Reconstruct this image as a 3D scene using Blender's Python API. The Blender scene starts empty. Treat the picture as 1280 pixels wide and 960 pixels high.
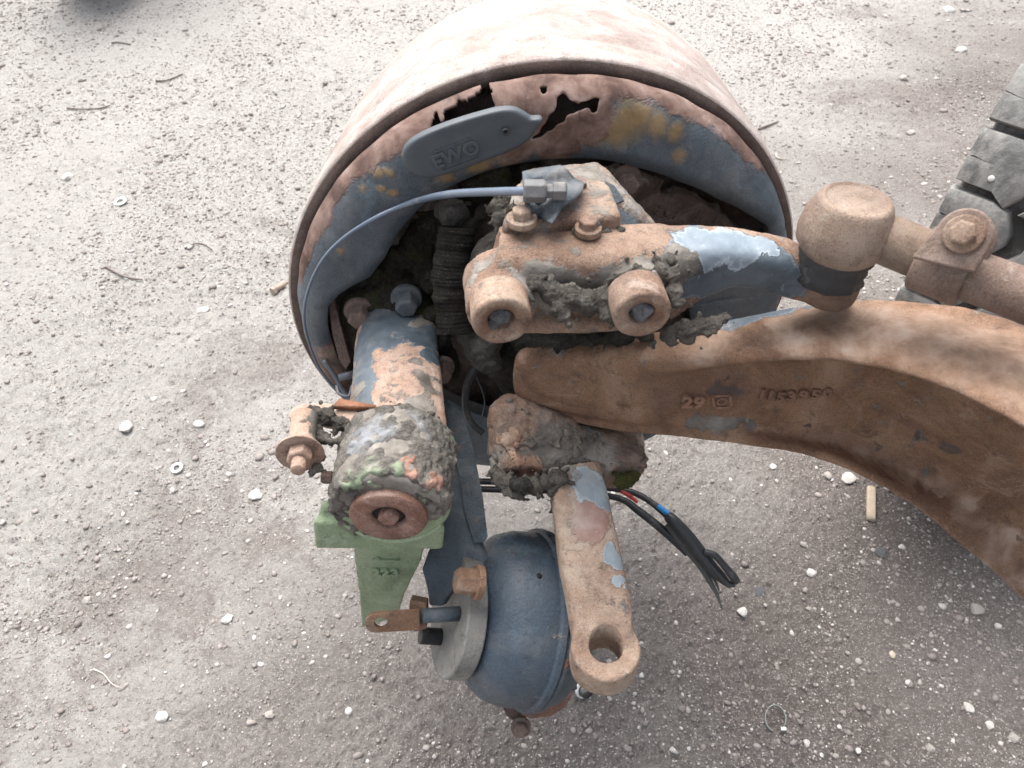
import bpy, bmesh, math, random
import numpy as np
from mathutils import Vector, Matrix, noise as mnoise

random.seed(7); rng = np.random.default_rng(7)
S = bpy.context.scene
COL = S.collection
# ------------------------------------------------------------------ camera
CAMZ = 0.95; PITCH = math.radians(45.94); FP = 967.0
cp, sp = math.cos(PITCH), math.sin(PITCH)
CAM = Vector((0, 0, CAMZ))
cam = bpy.data.cameras.new('camera'); camo = bpy.data.objects.new('camera', cam); COL.objects.link(camo)
camo.location = CAM; camo.rotation_euler = (math.pi/2 - PITCH, 0, 0)
cam.sensor_width = 36; cam.lens = FP/1280*36; cam.clip_start = .01; cam.clip_end = 500
cam.dof.use_dof = True; cam.dof.focus_distance = 0.66; cam.dof.aperture_fstop = 17
S.camera = camo
# ------------------------------------------------------------------ light
SUN_EL, SUN_AZ = math.radians(66), math.radians(-24)     # azimuth from +Y, negative to the left
W = bpy.data.worlds.new('World'); S.world = W; W.use_nodes = True
wn = W.node_tree.nodes; sky = wn.new('ShaderNodeTexSky'); sky.sky_type = 'NISHITA'; sky.sun_disc = False
sky.sun_elevation = SUN_EL; sky.sun_rotation = SUN_AZ; sky.air_density = 1.0; sky.dust_density = 4.0; sky.ozone_density = 1
hsv = wn.new('ShaderNodeHueSaturation'); hsv.inputs['Saturation'].default_value = .35
W.node_tree.links.new(sky.outputs[0], hsv.inputs['Color'])
W.node_tree.links.new(hsv.outputs[0], wn['Background'].inputs[0]); wn['Background'].inputs[1].default_value = 0.125
sl = bpy.data.lights.new('sun', 'SUN'); so = bpy.data.objects.new('sun', sl); COL.objects.link(so)
sl.energy = 2.7; sl.angle = math.radians(55); sl.color = (1, .97, .93)
sd = Vector((math.sin(SUN_AZ)*math.cos(SUN_EL), math.cos(SUN_AZ)*math.cos(SUN_EL), math.sin(SUN_EL)))
so.rotation_euler = sd.to_track_quat('Z', 'Y').to_euler()
vs = S.view_settings; vs.view_transform = 'Standard'; vs.look = 'None'; vs.gamma = 1; vs.use_curve_mapping = False
vs.exposure = 1.2
S.cycles.max_bounces = 6; S.cycles.use_denoising = True

# ------------------------------------------------------------------ coordinates
R_ = Vector((1, 0, 0)); F_ = Vector((0, cp, -sp)); U_ = Vector((0, sp, cp))
X, Y, Z = Vector((1, 0, 0)), Vector((0, 1, 0)), Vector((0, 0, 1))
def ray(px, py): return R_*((px-640)/FP) - U_*((py-480)/FP) + F_
def P(px, py, d): return CAM + ray(px, py)*d
def at_z(px, py, z): r = ray(px, py); return CAM + r*((z-CAM.z)/r.z)
def at_y(px, py, y): r = ray(px, py); return CAM + r*(y/r.y)
def px2m(r, d): return r*d/FP
DA = Vector((-.0961, .9954, 0)).normalized(); DU = Vector((DA.y, -DA.x, 0)).normalized()     # drum axis, drum right
DC = P(681, 381.4, .706)
def D(u, w, off=0.): return DC + DU*u + Z*w + DA*off
def on_d(px, py, off=0.):
    r = ray(px, py); q = DC + DA*off
    p = CAM + r*((q-CAM).dot(DA)/r.dot(DA)); v = p - q
    return v.dot(DU), v.z

# ------------------------------------------------------------------ mesh helpers
ROOT = {}
def link(name, me, mat=None, parent=None, smooth=True, ang=None):
    o = bpy.data.objects.new(name, me); COL.objects.link(o)
    if mat:
        me.materials.clear(); me.materials.append(mat)
    if smooth:
        me.polygons.foreach_set('use_smooth', [True]*len(me.polygons))
        if ang: me.set_sharp_from_angle(angle=math.radians(ang))
    if parent:
        o.parent = parent
        o.matrix_parent_inverse = Matrix.Translation(-ROOT.get(parent.name, Vector((0, 0, 0))))
        ROOT[o.name] = ROOT.get(parent.name, Vector((0, 0, 0))) * 0
    return o
def bm2(name, bm, mat=None, parent=None, smooth=True, ang=None):
    bmesh.ops.recalc_face_normals(bm, faces=bm.faces)
    me = bpy.data.meshes.new(name); bm.to_mesh(me); bm.free()
    return link(name, me, mat, parent, smooth, ang)
def thing(name, label, cat, loc, group=None):
    o = bpy.data.objects.new(name, None); COL.objects.link(o); o.location = loc; o.empty_display_size = .05
    o['label'] = label; o['category'] = cat
    if group: o['group'] = group
    ROOT[o.name] = Vector(loc); return o
def tag(o, label, cat, group=None):
    o['label'] = label; o['category'] = cat
    if group: o['group'] = group
    return o
def frame(d, up=Z):
    d = d.normalized(); a = up.cross(d)
    if a.length < 1e-4: a = X.cross(d)
    a.normalize(); b = d.cross(a); return a, b, d
def catmull(pts, n):
    pts = [tuple(p) for p in pts]; out = []
    q = [pts[0]] + pts + [pts[-1]]
    for i in range(1, len(q)-2):
        for k in range(n):
            t = k/n
            out.append(tuple(.5*(2*b + (c-a)*t + (2*a-5*b+4*c-d)*t*t + (-a+3*b-3*c+d)*t**3) for a, b, c, d in zip(q[i-1], q[i], q[i+1], q[i+2])))
    out.append(pts[-1]); return out
def add_tube(bm, pts, seg=14, n=6, cap=True, wob=0.):
    """pts: (Vector, radius)"""
    c = catmull([(*p, r) for p, r in pts], n) if n > 1 else [(*p, r) for p, r in pts]
    rings = []; prev = None
    for i, q in enumerate(c):
        p = Vector(q[:3]); d = Vector(c[min(i+1, len(c)-1)][:3]) - Vector(c[max(i-1, 0)][:3])
        d.normalize()
        if prev is None: a, b, _ = frame(d)
        else:
            a = prev - d*prev.dot(d); a.normalize(); b = d.cross(a)
        prev = a
        rr = q[3]*(1+wob*mnoise.noise(p*60))
        rings.append([bm.verts.new(p + (a*math.cos(t)+b*math.sin(t))*rr) for t in [2*math.pi*k/seg for k in range(seg)]])
    for r0, r1 in zip(rings, rings[1:]):
        for k in range(seg): bm.faces.new((r0[k], r0[(k+1) % seg], r1[(k+1) % seg], r1[k]))
    if cap: bm.faces.new(rings[0][::-1]); bm.faces.new(rings[-1])
def add_lathe(bm, p0, d, prof, seg=48, caps=True, up=Z, phase=0.):
    """prof: list (t along d, radius)"""
    a, b, d = frame(d, up); rings = []
    for t, r in prof:
        rings.append([bm.verts.new(p0 + d*t + (a*math.cos(2*math.pi*(k+phase)/seg)+b*math.sin(2*math.pi*(k+phase)/seg))*max(r, 1e-5)) for k in range(seg)])
    for r0, r1 in zip(rings, rings[1:]):
        for k in range(seg): bm.faces.new((r0[k], r0[(k+1) % seg], r1[(k+1) % seg], r1[k]))
    if caps: bm.faces.new(rings[0][::-1]); bm.faces.new(rings[-1])
def add_hull(bm, sph, seg=10):
    """convex hull of spheres (Vector, r)"""
    t = bmesh.new()
    for p, r in sph: bmesh.ops.create_icosphere(t, subdivisions=2, radius=r, matrix=Matrix.Translation(p))
    res = bmesh.ops.convex_hull(t, input=t.verts)
    dead = [g for g in res['geom_interior'] if isinstance(g, bmesh.types.BMVert)]
    bmesh.ops.delete(t, geom=dead, context='VERTS')
    loose = [v for v in t.verts if not v.link_faces]; bmesh.ops.delete(t, geom=loose, context='VERTS')
    bmesh.ops.recalc_face_normals(t, faces=t.faces)
    m = {v: bm.verts.new(v.co) for v in t.verts}
    for f in t.faces:
        try: bm.faces.new([m[v] for v in f.verts])
        except ValueError: pass
    t.free()
def add_box(bm, c, ax, ay, az):
    """centre and three half-extent vectors"""
    v = [bm.verts.new(c + ax*i + ay*j + az*k) for i in (-1, 1) for j in (-1, 1) for k in (-1, 1)]
    for f in ((0, 1, 3, 2), (4, 6, 7, 5), (0, 4, 5, 1), (2, 3, 7, 6), (0, 2, 6, 4), (1, 5, 7, 3)): bm.faces.new([v[i] for i in f])
def add_plate(bm, pts, ex):
    """closed outline of 3-D points, extruded by vector ex (both faces)"""
    a = [bm.verts.new(p) for p in pts]; b = [bm.verts.new(p+ex) for p in pts]; n = len(a)
    bm.faces.new(a); bm.faces.new(b[::-1])
    for i in range(n): bm.faces.new((a[i], b[i], b[(i+1) % n], a[(i+1) % n]))
def add_loft(bm, st, e=3.2, seg=28, n=5):
    """st: (centre, half-depth, half-height[, updir]); rounded-rectangle sections square to the path"""
    c = catmull([(*s[0], s[1], s[2]) for s in st], n); rings = []
    for i, q in enumerate(c):
        p = Vector(q[:3]); d = (Vector(c[min(i+1, len(c)-1)][:3]) - Vector(c[max(i-1, 0)][:3])).normalized()
        a, b, _ = frame(d, st[0][3] if len(st[0]) > 3 else Z); r = []
        for k in range(seg):
            t = 2*math.pi*k/seg; ct, s_ = math.cos(t), math.sin(t)
            r.append(bm.verts.new(p + a*(math.copysign(abs(ct)**(2/e), ct)*q[3]) + b*(math.copysign(abs(s_)**(2/e), s_)*q[4])))
        rings.append(r)
    for r0, r1 in zip(rings, rings[1:]):
        for k in range(seg): bm.faces.new((r0[k], r0[(k+1) % seg], r1[(k+1) % seg], r1[k]))
    bm.faces.new(rings[0][::-1]); bm.faces.new(rings[-1])
_tex = {}
def tex(scale, depth=4):
    k = (scale, depth)
    if k not in _tex:
        t = bpy.data.textures.new('clouds', 'CLOUDS'); t.noise_scale = scale; t.noise_depth = depth; t.noise_basis = 'ORIGINAL_PERLIN'
        _tex[k] = t
    return _tex[k]
def cast(o, vox=.0022, smooth=3, disp=(), fac=.5):
    """weld overlapping solids into one cast body, soften, roughen"""
    m = o.modifiers.new('weld', 'REMESH'); m.mode = 'VOXEL'; m.voxel_size = vox; m.use_smooth_shade = True
    if smooth:
        s = o.modifiers.new('soft', 'SMOOTH'); s.iterations = smooth; s.factor = fac
    for st, sc in disp:
        d = o.modifiers.new('rough', 'DISPLACE'); d.texture = tex(sc); d.strength = st; d.mid_level = .5; d.texture_coords = 'LOCAL'
    return o
def bevel(o, w=.001, seg=2, ang=35):
    m = o.modifiers.new('bevel', 'BEVEL'); m.width = w; m.segments = seg; m.limit_method = 'ANGLE'; m.angle_limit = math.radians(ang); return o
def cutter(o, bm):
    """subtract a solid at build time, the tool is removed again"""
    bmesh.ops.recalc_face_normals(bm, faces=bm.faces)
    me = bpy.data.meshes.new('tool'); bm.to_mesh(me); bm.free(); t = bpy.data.objects.new('tool', me); COL.objects.link(t)
    t.matrix_world = o.matrix_world
    m = o.modifiers.new('cut', 'BOOLEAN'); m.operation = 'DIFFERENCE'; m.object = t; m.solver = 'EXACT'
    return t
def bake(o, tools=()):
    dg = bpy.context.evaluated_depsgraph_get(); dg.update()
    me = bpy.data.meshes.new_from_object(o.evaluated_get(dg)); o.modifiers.clear(); o.data = me
    me.polygons.foreach_set('use_smooth', [True]*len(me.polygons))
    for t in tools: bpy.data.objects.remove(t)

# ------------------------------------------------------------------ materials
class NT:
    def __init__(s, name):
        s.m = bpy.data.materials.new(name); s.m.use_nodes = True; s.t = s.m.node_tree; s.n = s.t.nodes
        s.b = s.n['Principled BSDF']
    def l(s, a, b): s.t.links.new(a, b)
    def new(s, k, **kw):
        n = s.n.new(k)
        for a, v in kw.items(): setattr(n, a, v)
        return n
    def put(s, sock, v):
        if isinstance(v, bpy.types.NodeSocket): s.l(v, sock)
        elif isinstance(v, (tuple, list, Vector)) and sock.type == 'RGBA': sock.default_value = (*v[:3], 1)
        else: sock.default_value = v
    def math(s, op, a, b=0., c=0., clamp=False):
        n = s.new('ShaderNodeMath', operation=op, use_clamp=clamp)
        s.put(n.inputs[0], a); s.put(n.inputs[1], b); s.put(n.inputs[2], c); return n.outputs[0]
    def vmath(s, op, a, b=None, scale=None):
        n = s.new('ShaderNodeVectorMath', operation=op); s.put(n.inputs[0], a)
        if b is not None: s.put(n.inputs[1], b)
        if scale is not None: s.put(n.inputs['Scale'], scale)
        return n.outputs['Value'] if op in ('LENGTH', 'DISTANCE', 'DOT_PRODUCT') else n.outputs[0]
    def noise(s, vec, scale, detail=5, rough=.6, dist=0., color=False):
        n = s.new('ShaderNodeTexNoise'); s.l(vec, n.inputs['Vector']); n.inputs['Scale'].default_value = scale
        n.inputs['Detail'].default_value = detail; n.inputs['Roughness'].default_value = rough; n.inputs['Distortion'].default_value = dist
        return n.outputs['Color' if color else 'Fac']
    def voro(s, vec, scale, feat='F1', out='Distance', rnd=1.):
        n = s.new('ShaderNodeTexVoronoi', feature=feat); s.l(vec, n.inputs['Vector']); n.inputs['Scale'].default_value = scale
        n.inputs['Randomness'].default_value = rnd; return n.outputs[out]
    def step(s, v, lo, hi, a=0., b=1.):
        n = s.new('ShaderNodeMapRange', interpolation_type='SMOOTHSTEP'); s.put(n.inputs['Value'], v)
        for i, x in zip((1, 2, 3, 4), (lo, hi, a, b)): n.inputs[i].default_value = x
        return n.outputs[0]
    def mix(s, f, a, b, mode='MIX'):
        n = s.new('ShaderNodeMix', data_type='RGBA', blend_type=mode); s.put(n.inputs[0], f); s.put(n.inputs[6], a); s.put(n.inputs[7], b); return n.outputs[2]
    def ramp(s, v, stops):
        n = s.new('ShaderNodeValToRGB'); s.l(v, n.inputs[0]); e = n.color_ramp.elements
        while len(e) < len(stops): e.new(.5)
        for x, (p, c) in zip(e, stops): x.position = p; x.color = (*c, 1)
        return n.outputs[0]
    def bump(s, h, dist, strength=1., prev=None):
        n = s.new('ShaderNodeBump'); s.put(n.inputs['Height'], h); n.inputs['Distance'].default_value = dist; n.inputs['Strength'].default_value = strength
        if prev is not None: s.l(prev, n.inputs['Normal'])
        return n.outputs[0]
RUST_TAN = [(.34, (.10, .058, .042)), (.45, (.22, .132, .092)), (.56, (.34, .232, .168)), (.68, (.44, .34, .265))]
GRIME = [(.34, (.075, .066, .058)), (.5, (.145, .13, .115)), (.66, (.25, .23, .205))]
RUST_RED = [(.30, (.13, .062, .042)), (.45, (.235, .118, .082)), (.6, (.33, .19, .145)), (.75, (.44, .30, .24))]
RUST_BRN = [(.32, (.085, .048, .034)), (.45, (.18, .098, .060)), (.56, (.28, .160, .098)), (.68, (.38, .25, .17))]
DUST = (.36, .32, .28)
BLUE = [(.3, (.042, .056, .070)), (.5, (.072, .092, .112)), (.72, (.115, .138, .160))]
GREEN = [(.3, (.17, .235, .135)), (.5, (.30, .385, .235)), (.7, (.42, .49, .34))]
MUD = [(.32, (.065, .058, .05)), (.46, (.15, .135, .118)), (.58, (.23, .21, .185)), (.70, (.33, .31, .28))]
def metal(name, rust, layers=(), scale=14., dust=.25, grit=1., warp=1., rough=.78):
    """layers: (ramp, base, blobs, edge, roughness). base: field everywhere (-1 none .. 1 full); blobs: (point, radius, weight)"""
    s = NT(name); pos = s.new('ShaderNodeNewGeometry').outputs['Position']
    col = s.ramp(s.noise(pos, scale, 8, .68, .6), rust)
    col = s.mix(s.step(s.noise(pos, scale*5.5, 5, .7), .52, .72, 0, .55), col, [c*.52 for c in rust[1][1]])
    mid = rust[1][1]; hi = rust[-1][1]
    st1 = s.step(s.noise(s.vmath('ADD', pos, (3.1, .7, 1.9)), 46, 8, .78, 1.2), .53, .66, 0, .65)
    col = s.mix(st1, col, [c*.42+.012 for c in mid])
    st2 = s.step(s.noise(s.vmath('ADD', pos, (1.1, 5.7, 2.9)), 30, 8, .75, .8), .54, .68, 0, .55)
    col = s.mix(st2, col, [min(1, c*1.12+.03*k) for c, k in zip(hi, (0, 1, 1.6))])
    spk = s.noise(pos, 1100, 2, .6)
    col = s.mix(s.step(spk, .52, .72, 0, .45), col, hi); col = s.mix(s.step(spk, .46, .30, 0, .6), col, [c*.35 for c in mid])
    h1 = s.noise(pos, 130, 8, .78); h2 = s.noise(pos, 560, 5, .75); pits = s.step(s.voro(pos, 260), .05, .35)
    nrm = s.bump(h1, .0036*grit, .85); nrm = s.bump(h2, .0008*grit, .8, nrm); nrm = s.bump(pits, .0005*grit, .35, nrm)
    rg = s.math('ADD', rough-.1, s.math('MULTIPLY', h1, .22))
    warpv = s.vmath('SCALE', s.vmath('SUBTRACT', s.noise(pos, 26, 6, .62, .4, True), (.5, .5, .5)), scale=.05*warp)
    wp = s.vmath('ADD', pos, warpv)
    for ramp, base, blobs, edge, prough in layers:
        fld = base
        for (c, r, wgt) in blobs:
            if isinstance(wgt, tuple):      # everything farther than wgt[0] from c
                fld = s.math('MAXIMUM', fld, s.math('DIVIDE', s.math('SUBTRACT', s.vmath('DISTANCE', wp, Vector(c)), wgt[0]), r)); continue
            q = s.math('SUBTRACT', 1., s.math('DIVIDE', s.vmath('DISTANCE', wp, Vector(c)), r))
            q = s.math('MULTIPLY', q, wgt) if wgt != 1 else q
            if wgt > 0: fld = s.math('MAXIMUM', fld, q)
            else: fld = s.math('MINIMUM', fld, q)
        chip = s.math('MULTIPLY', s.math('SUBTRACT', s.noise(pos, 75, 5, .65), .5), .8)
        fld = s.math('ADD', fld, chip)
        m = s.step(fld, 0, edge)
        pc = s.ramp(s.noise(pos, 34, 6, .65, .3), ramp)
        scr = s.step(s.noise(s.vmath('MULTIPLY', pos, (1., 3., .35)), 210, 3, .6), .66, .74, 0, .35)
        pc = s.mix(scr, pc, [min(1, c*2.6+.06) for c in ramp[1][1]])
        if prough < .7: pc = s.mix(s.step(fld, edge*2.2, edge*.5, 0, .5), pc, [min(1, c*1.5+.08) for c in ramp[-1][1]])   # worn rim of the coat
        col = s.mix(m, col, pc)
        nrm2 = s.bump(s.noise(pos, 120, 6, .7), .0009*grit*(5 if prough > .9 else 1), .7)
        mm = s.new('ShaderNodeMix', data_type='VECTOR'); s.l(m, mm.inputs[0]); s.l(nrm, mm.inputs[4]); s.l(nrm2, mm.inputs[5])
        nrm = s.bump(m, .0009, .9, mm.outputs[1])
        mx = s.new('ShaderNodeMix', data_type='FLOAT'); s.l(m, mx.inputs[0]); s.l(rg, mx.inputs[2]); mx.inputs[3].default_value = prough; rg = mx.outputs[0]
    dm = s.math('MULTIPLY', s.step(s.noise(pos, 22, 7, .72, .5), .46, .70), dust)
    fl = s.step(s.voro(pos, 480), .10, .02, 0, min(1., dust*2))
    dm = s.math('MAXIMUM', dm, s.math('MULTIPLY', fl, s.step(s.noise(pos, 60, 2), .5, .6)))
    col = s.mix(dm, col, DUST)
    s.l(col, s.b.inputs['Base Color']); s.l(rg, s.b.inputs['Roughness']); s.l(nrm, s.b.inputs['Normal'])
    s.b.inputs['Specular IOR Level'].default_value = .42
    return s.m
def mudmat(name, stops=MUD, moss=0., sc=1.):
    s = NT(name); pos = s.new('ShaderNodeNewGeometry').outputs['Position']
    col = s.ramp(s.noise(pos, 95*sc, 9, .82, .8), stops)
    col = s.mix(s.step(s.noise(pos, 26, 6, .7, .5), .45, .62, 0, .45), col, stops[0][1])
    col = s.mix(s.step(s.noise(pos, 420, 3, .7), .56, .7, 0, .55), col, (.05, .045, .04))
    col = s.mix(s.step(s.voro(pos, 520), .16, .05, 0, .6), col, (.5, .47, .42))
    if moss: col = s.mix(s.math('MULTIPLY', s.step(s.noise(pos, 40, 8, .8), .5, .6), moss), col, (.085, .095, .028))
    n = s.bump(s.noise(pos, 130*sc, 9, .82, .6), .012, 1.); n = s.bump(s.noise(pos, 700, 5, .8), .003, 1., n)
    s.l(col, s.b.inputs['Base Color']); s.l(n, s.b.inputs['Normal']); s.b.inputs['Roughness'].default_value = .95; s.b.inputs['Specular IOR Level'].default_value = .2
    return s.m
def plain(name, c, rough=.6, metallic=0., var=.35, bs=200, bd=.0006, dust=.4):
    s = NT(name); pos = s.new('ShaderNodeNewGeometry').outputs['Position']
    col = s.mix(s.noise(pos, 60, 6, .7), [x*(1-var) for x in c], [min(1, x*(1+var)+.01*var) for x in c])
    col = s.mix(s.step(s.noise(pos, 38, 6, .7), .54, .74, 0, dust), col, DUST)
    s.l(col, s.b.inputs['Base Color']); s.b.inputs['Roughness'].default_value = rough; s.b.inputs['Metallic'].default_value = metallic
    s.l(s.bump(s.noise(pos, bs, 5, .7), bd, .7), s.b.inputs['Normal']); return s.m
# ------------------------------------------------------------------ ground
def vnoise(x, y, seed):
    xi = np.floor(x).astype(np.int64); yi = np.floor(y).astype(np.int64); fx = x-xi; fy = y-yi
    fx = fx*fx*(3-2*fx); fy = fy*fy*(3-2*fy)
    def h(a, b):
        k = (a*374761393 + b*668265263 + seed*1442695041) & 0xffffffff
        k = ((k ^ (k >> 13))*1274126177) & 0xffffffff
        return ((k ^ (k >> 16)) & 0xffff)/65535.
    return (h(xi, yi)*(1-fx)+h(xi+1, yi)*fx)*(1-fy)+(h(xi, yi+1)*(1-fx)+h(xi+1, yi+1)*fx)*fy
def gh(x, y):
    """height of the yard surface"""
    x = np.asarray(x, float); y = np.asarray(y, float)
    w = vnoise(x*9, y*9, 3)*.05; r = vnoise(x*3.1, y*3.1, 9)
    rough = np.clip((r-.38)*3.2, .25, 1.)
    z = .020*(vnoise(x*2.2, y*2.2, 1)-.5) + .009*(vnoise(x*11+w*30, y*11, 2)-.5)
    z += rough*(.0038*(vnoise(x*42+w*60, y*42, 4)-.5) + .0022*(1-np.abs(2*vnoise(x*70, y*70+w*90, 5)-1)-.5) + .0040*(vnoise(x*150, y*150, 6)-.5) + .0034*(vnoise(x*300, y*300, 7)-.5))
    return z
ny, nx = 560, 760
ys = .12 + (3.6-.12)*np.linspace(0, 1, ny)**1.45
V = np.empty((ny, nx, 3))
hw = .75 + ys*.72
V[..., 1] = ys[:, None]; V[..., 0] = np.linspace(-1, 1, nx)[None]*hw[:, None]
V[..., 2] = gh(V[..., 0], V[..., 1])
ed = np.minimum(1, np.minimum(np.linspace(0, 1, ny)[:, None], np.linspace(1, 0, ny)[:, None])*30)*np.minimum(1, (1-np.abs(np.linspace(-1, 1, nx)))[None]*30)
V[..., 2] *= ed
idx = np.arange(ny*nx).reshape(ny, nx)
F = np.stack([idx[:-1, :-1], idx[:-1, 1:], idx[1:, 1:], idx[1:, :-1]], -1).reshape(-1, 4)
def np_mesh(name, v, f):
    me = bpy.data.meshes.new(name); k = f.shape[1]
    me.vertices.add(len(v)); me.vertices.foreach_set('co', np.ascontiguousarray(v, dtype=np.float32).ravel())
    me.loops.add(f.size); me.loops.foreach_set('vertex_index', np.ascontiguousarray(f, dtype=np.int32).ravel())
    me.polygons.add(len(f)); me.polygons.foreach_set('loop_start', np.arange(0, f.size, k, dtype=np.int32))
    me.update(calc_edges=True); return me
me = np_mesh('ground', V.reshape(-1, 3), F)
# outer ring of the same sheet out to the horizon
bm = bmesh.new(); bm.from_mesh(me)
bm.verts.ensure_lookup_table()
loop = list(idx[0, :]) + list(idx[1:, -1]) + list(idx[-1, -2::-1]) + list(idx[-2:0:-1, 0])
prev = [bm.verts[i] for i in loop]
base_ = [v.co.copy() for v in prev]
for sc_ in (1.5, 5, 90):
    cur = [bm.verts.new((c.x*sc_, (c.y-1.5)*sc_+1.5, 0)) for c in base_]
    n_ = len(cur)
    for i in range(n_): bm.faces.new((prev[i], cur[i], cur[(i+1) % n_], prev[(i+1) % n_]))
    prev = cur
bmesh.ops.recalc_face_normals(bm, faces=bm.faces)
if sum(f.normal.z for f in list(bm.faces)[:50]) < 0: bmesh.ops.reverse_faces(bm, faces=bm.faces)
bm.to_mesh(me); bm.free()
s = NT('yard_earth'); pos = s.new('ShaderNodeNewGeometry').outputs['Position']
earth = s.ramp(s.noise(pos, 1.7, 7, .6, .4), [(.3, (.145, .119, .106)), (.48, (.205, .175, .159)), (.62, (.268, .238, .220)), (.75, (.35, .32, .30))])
def gpt(px, py): q = at_z(px, py, 0); return Vector((q.x, q.y, 0))
wq = s.vmath('ADD', pos, s.vmath('SCALE', s.vmath('SUBTRACT', s.noise(pos, 7, 7, .7, .4, True), (.5, .5, .5)), scale=.55))
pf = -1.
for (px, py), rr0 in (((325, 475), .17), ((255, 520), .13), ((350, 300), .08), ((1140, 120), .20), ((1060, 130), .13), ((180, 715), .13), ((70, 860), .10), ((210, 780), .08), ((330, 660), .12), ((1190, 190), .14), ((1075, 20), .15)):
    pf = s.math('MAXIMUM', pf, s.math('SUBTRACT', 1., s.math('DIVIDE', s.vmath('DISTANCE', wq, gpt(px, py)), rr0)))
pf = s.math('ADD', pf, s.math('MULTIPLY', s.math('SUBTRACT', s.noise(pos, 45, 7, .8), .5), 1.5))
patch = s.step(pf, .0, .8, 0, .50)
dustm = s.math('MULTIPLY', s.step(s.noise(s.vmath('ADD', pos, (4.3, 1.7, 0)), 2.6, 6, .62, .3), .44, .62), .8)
# dust over earth, light gradient painted in: paler far left, darker near right
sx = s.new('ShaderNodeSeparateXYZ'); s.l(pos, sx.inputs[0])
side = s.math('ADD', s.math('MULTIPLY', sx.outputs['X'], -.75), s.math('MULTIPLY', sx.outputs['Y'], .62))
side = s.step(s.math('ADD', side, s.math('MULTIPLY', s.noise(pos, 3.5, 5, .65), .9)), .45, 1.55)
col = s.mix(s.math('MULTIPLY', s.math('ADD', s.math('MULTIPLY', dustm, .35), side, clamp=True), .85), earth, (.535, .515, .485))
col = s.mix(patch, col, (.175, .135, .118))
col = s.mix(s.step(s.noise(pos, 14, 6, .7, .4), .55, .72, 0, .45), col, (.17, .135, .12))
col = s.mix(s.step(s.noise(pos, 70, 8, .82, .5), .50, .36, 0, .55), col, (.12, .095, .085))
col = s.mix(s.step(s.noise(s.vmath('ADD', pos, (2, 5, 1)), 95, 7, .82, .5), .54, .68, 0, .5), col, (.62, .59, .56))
grain = s.noise(pos, 260, 6, .85)
col = s.mix(s.step(grain, .52, .66, 0, .7), col, (.60, .57, .54)); col = s.mix(s.step(grain, .46, .33, 0, .7), col, (.10, .08, .072))
fl = s.voro(pos, 330, 'F1', 'Color'); fs = s.new('ShaderNodeSeparateColor'); s.l(fl, fs.inputs[0])
fk = s.math('MULTIPLY', s.step(fs.outputs[0], .70, .74), s.step(s.voro(pos, 330), .36, .26))
col = s.mix(s.math('MULTIPLY', fk, .75), col, s.mix(fs.outputs[1], (.72, .69, .65), (.42, .36, .32)))
n = s.bump(s.noise(pos, 240, 8, .8, .3), .0055, 1.); n = s.bump(grain, .004, 1., n); n = s.bump(fk, .0012, 1., n)
s.l(col, s.b.inputs['Base Color']); s.l(n, s.b.inputs['Normal']); s.b.inputs['Roughness'].default_value = .75; s.b.inputs['Specular IOR Level'].default_value = .35
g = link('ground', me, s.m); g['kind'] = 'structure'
# loose grit: too many to count
PHI = (1+5**.5)/2
ico = np.array([(-1, PHI, 0), (1, PHI, 0), (-1, -PHI, 0), (1, -PHI, 0), (0, -1, PHI), (0, 1, PHI), (0, -1, -PHI), (0, 1, -PHI), (PHI, 0, -1), (PHI, 0, 1), (-PHI, 0, -1), (-PHI, 0, 1)])/1.902
icf = np.array([(0, 11, 5), (0, 5, 1), (0, 1, 7), (0, 7, 10), (0, 10, 11), (1, 5, 9), (5, 11, 4), (11, 10, 2), (10, 7, 6), (7, 1, 8), (3, 9, 4), (3, 4, 2), (3, 2, 6), (3, 6, 8), (3, 8, 9), (4, 9, 5), (2, 4, 11), (6, 2, 10), (8, 6, 7), (9, 8, 1)])
octa = np.array([(1, 0, 0), (-1, 0, 0), (0, 1, 0), (0, -1, 0), (0, 0, 1), (0, 0, -1)], float)
ocf = np.array([(0, 2, 4), (2, 1, 4), (1, 3, 4), (3, 0, 4), (2, 0, 5), (1, 2, 5), (3, 1, 5), (0, 3, 5)])
def scatter(N, base, fc, lo, gam, mx, thr):
    gy = .15 + 3.0*rng.random(N)**1.45; gx = (rng.random(N)*2-1)*(.60+gy*.60)
    dens = vnoise(gx*4, gy*4, 21)*.7 + vnoise(gx*17, gy*17, 22)*.5
    keep = rng.random(N) < np.clip((dens-thr)*1.8, .18, 1); gx, gy = gx[keep], gy[keep]; N = len(gx)
    sz = lo + gam*rng.gamma(1.2, .9, N); sz = np.minimum(sz, mx)*(.8+.3*gy)
    nv = len(base)
    sv = base[None]*(1+.75*(rng.random((N, nv, 1))-.5))*(sz[:, None]*np.stack([.8+.7*rng.random(N), .8+.6*rng.random(N), .45+.35*rng.random(N)], 1))[:, None, :]
    an = rng.random(N)*6.283; ca, sa = np.cos(an)[:, None], np.sin(an)[:, None]
    vx = sv[..., 0]*ca - sv[..., 1]*sa + gx[:, None]; vy = sv[..., 0]*sa + sv[..., 1]*ca + gy[:, None]
    vz = sv[..., 2] + gh(gx, gy)[:, None] + sz[:, None]*.12
    tone = np.clip(rng.normal(.42, .22, N) + (rng.random(N) < .14)*.45, 0, 1)
    return np.stack([vx, vy, vz], -1).reshape(-1, 3), (fc[None] + (np.arange(N)*nv)[:, None, None]).reshape(-1, 3), np.repeat(tone, len(fc))
v1, f1, t1 = scatter(52000, ico, icf, .0012, .0008, .0060, .34); v2, f2, t2 = scatter(190000, octa, ocf, .0007, .0004, .0022, .25)
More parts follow.
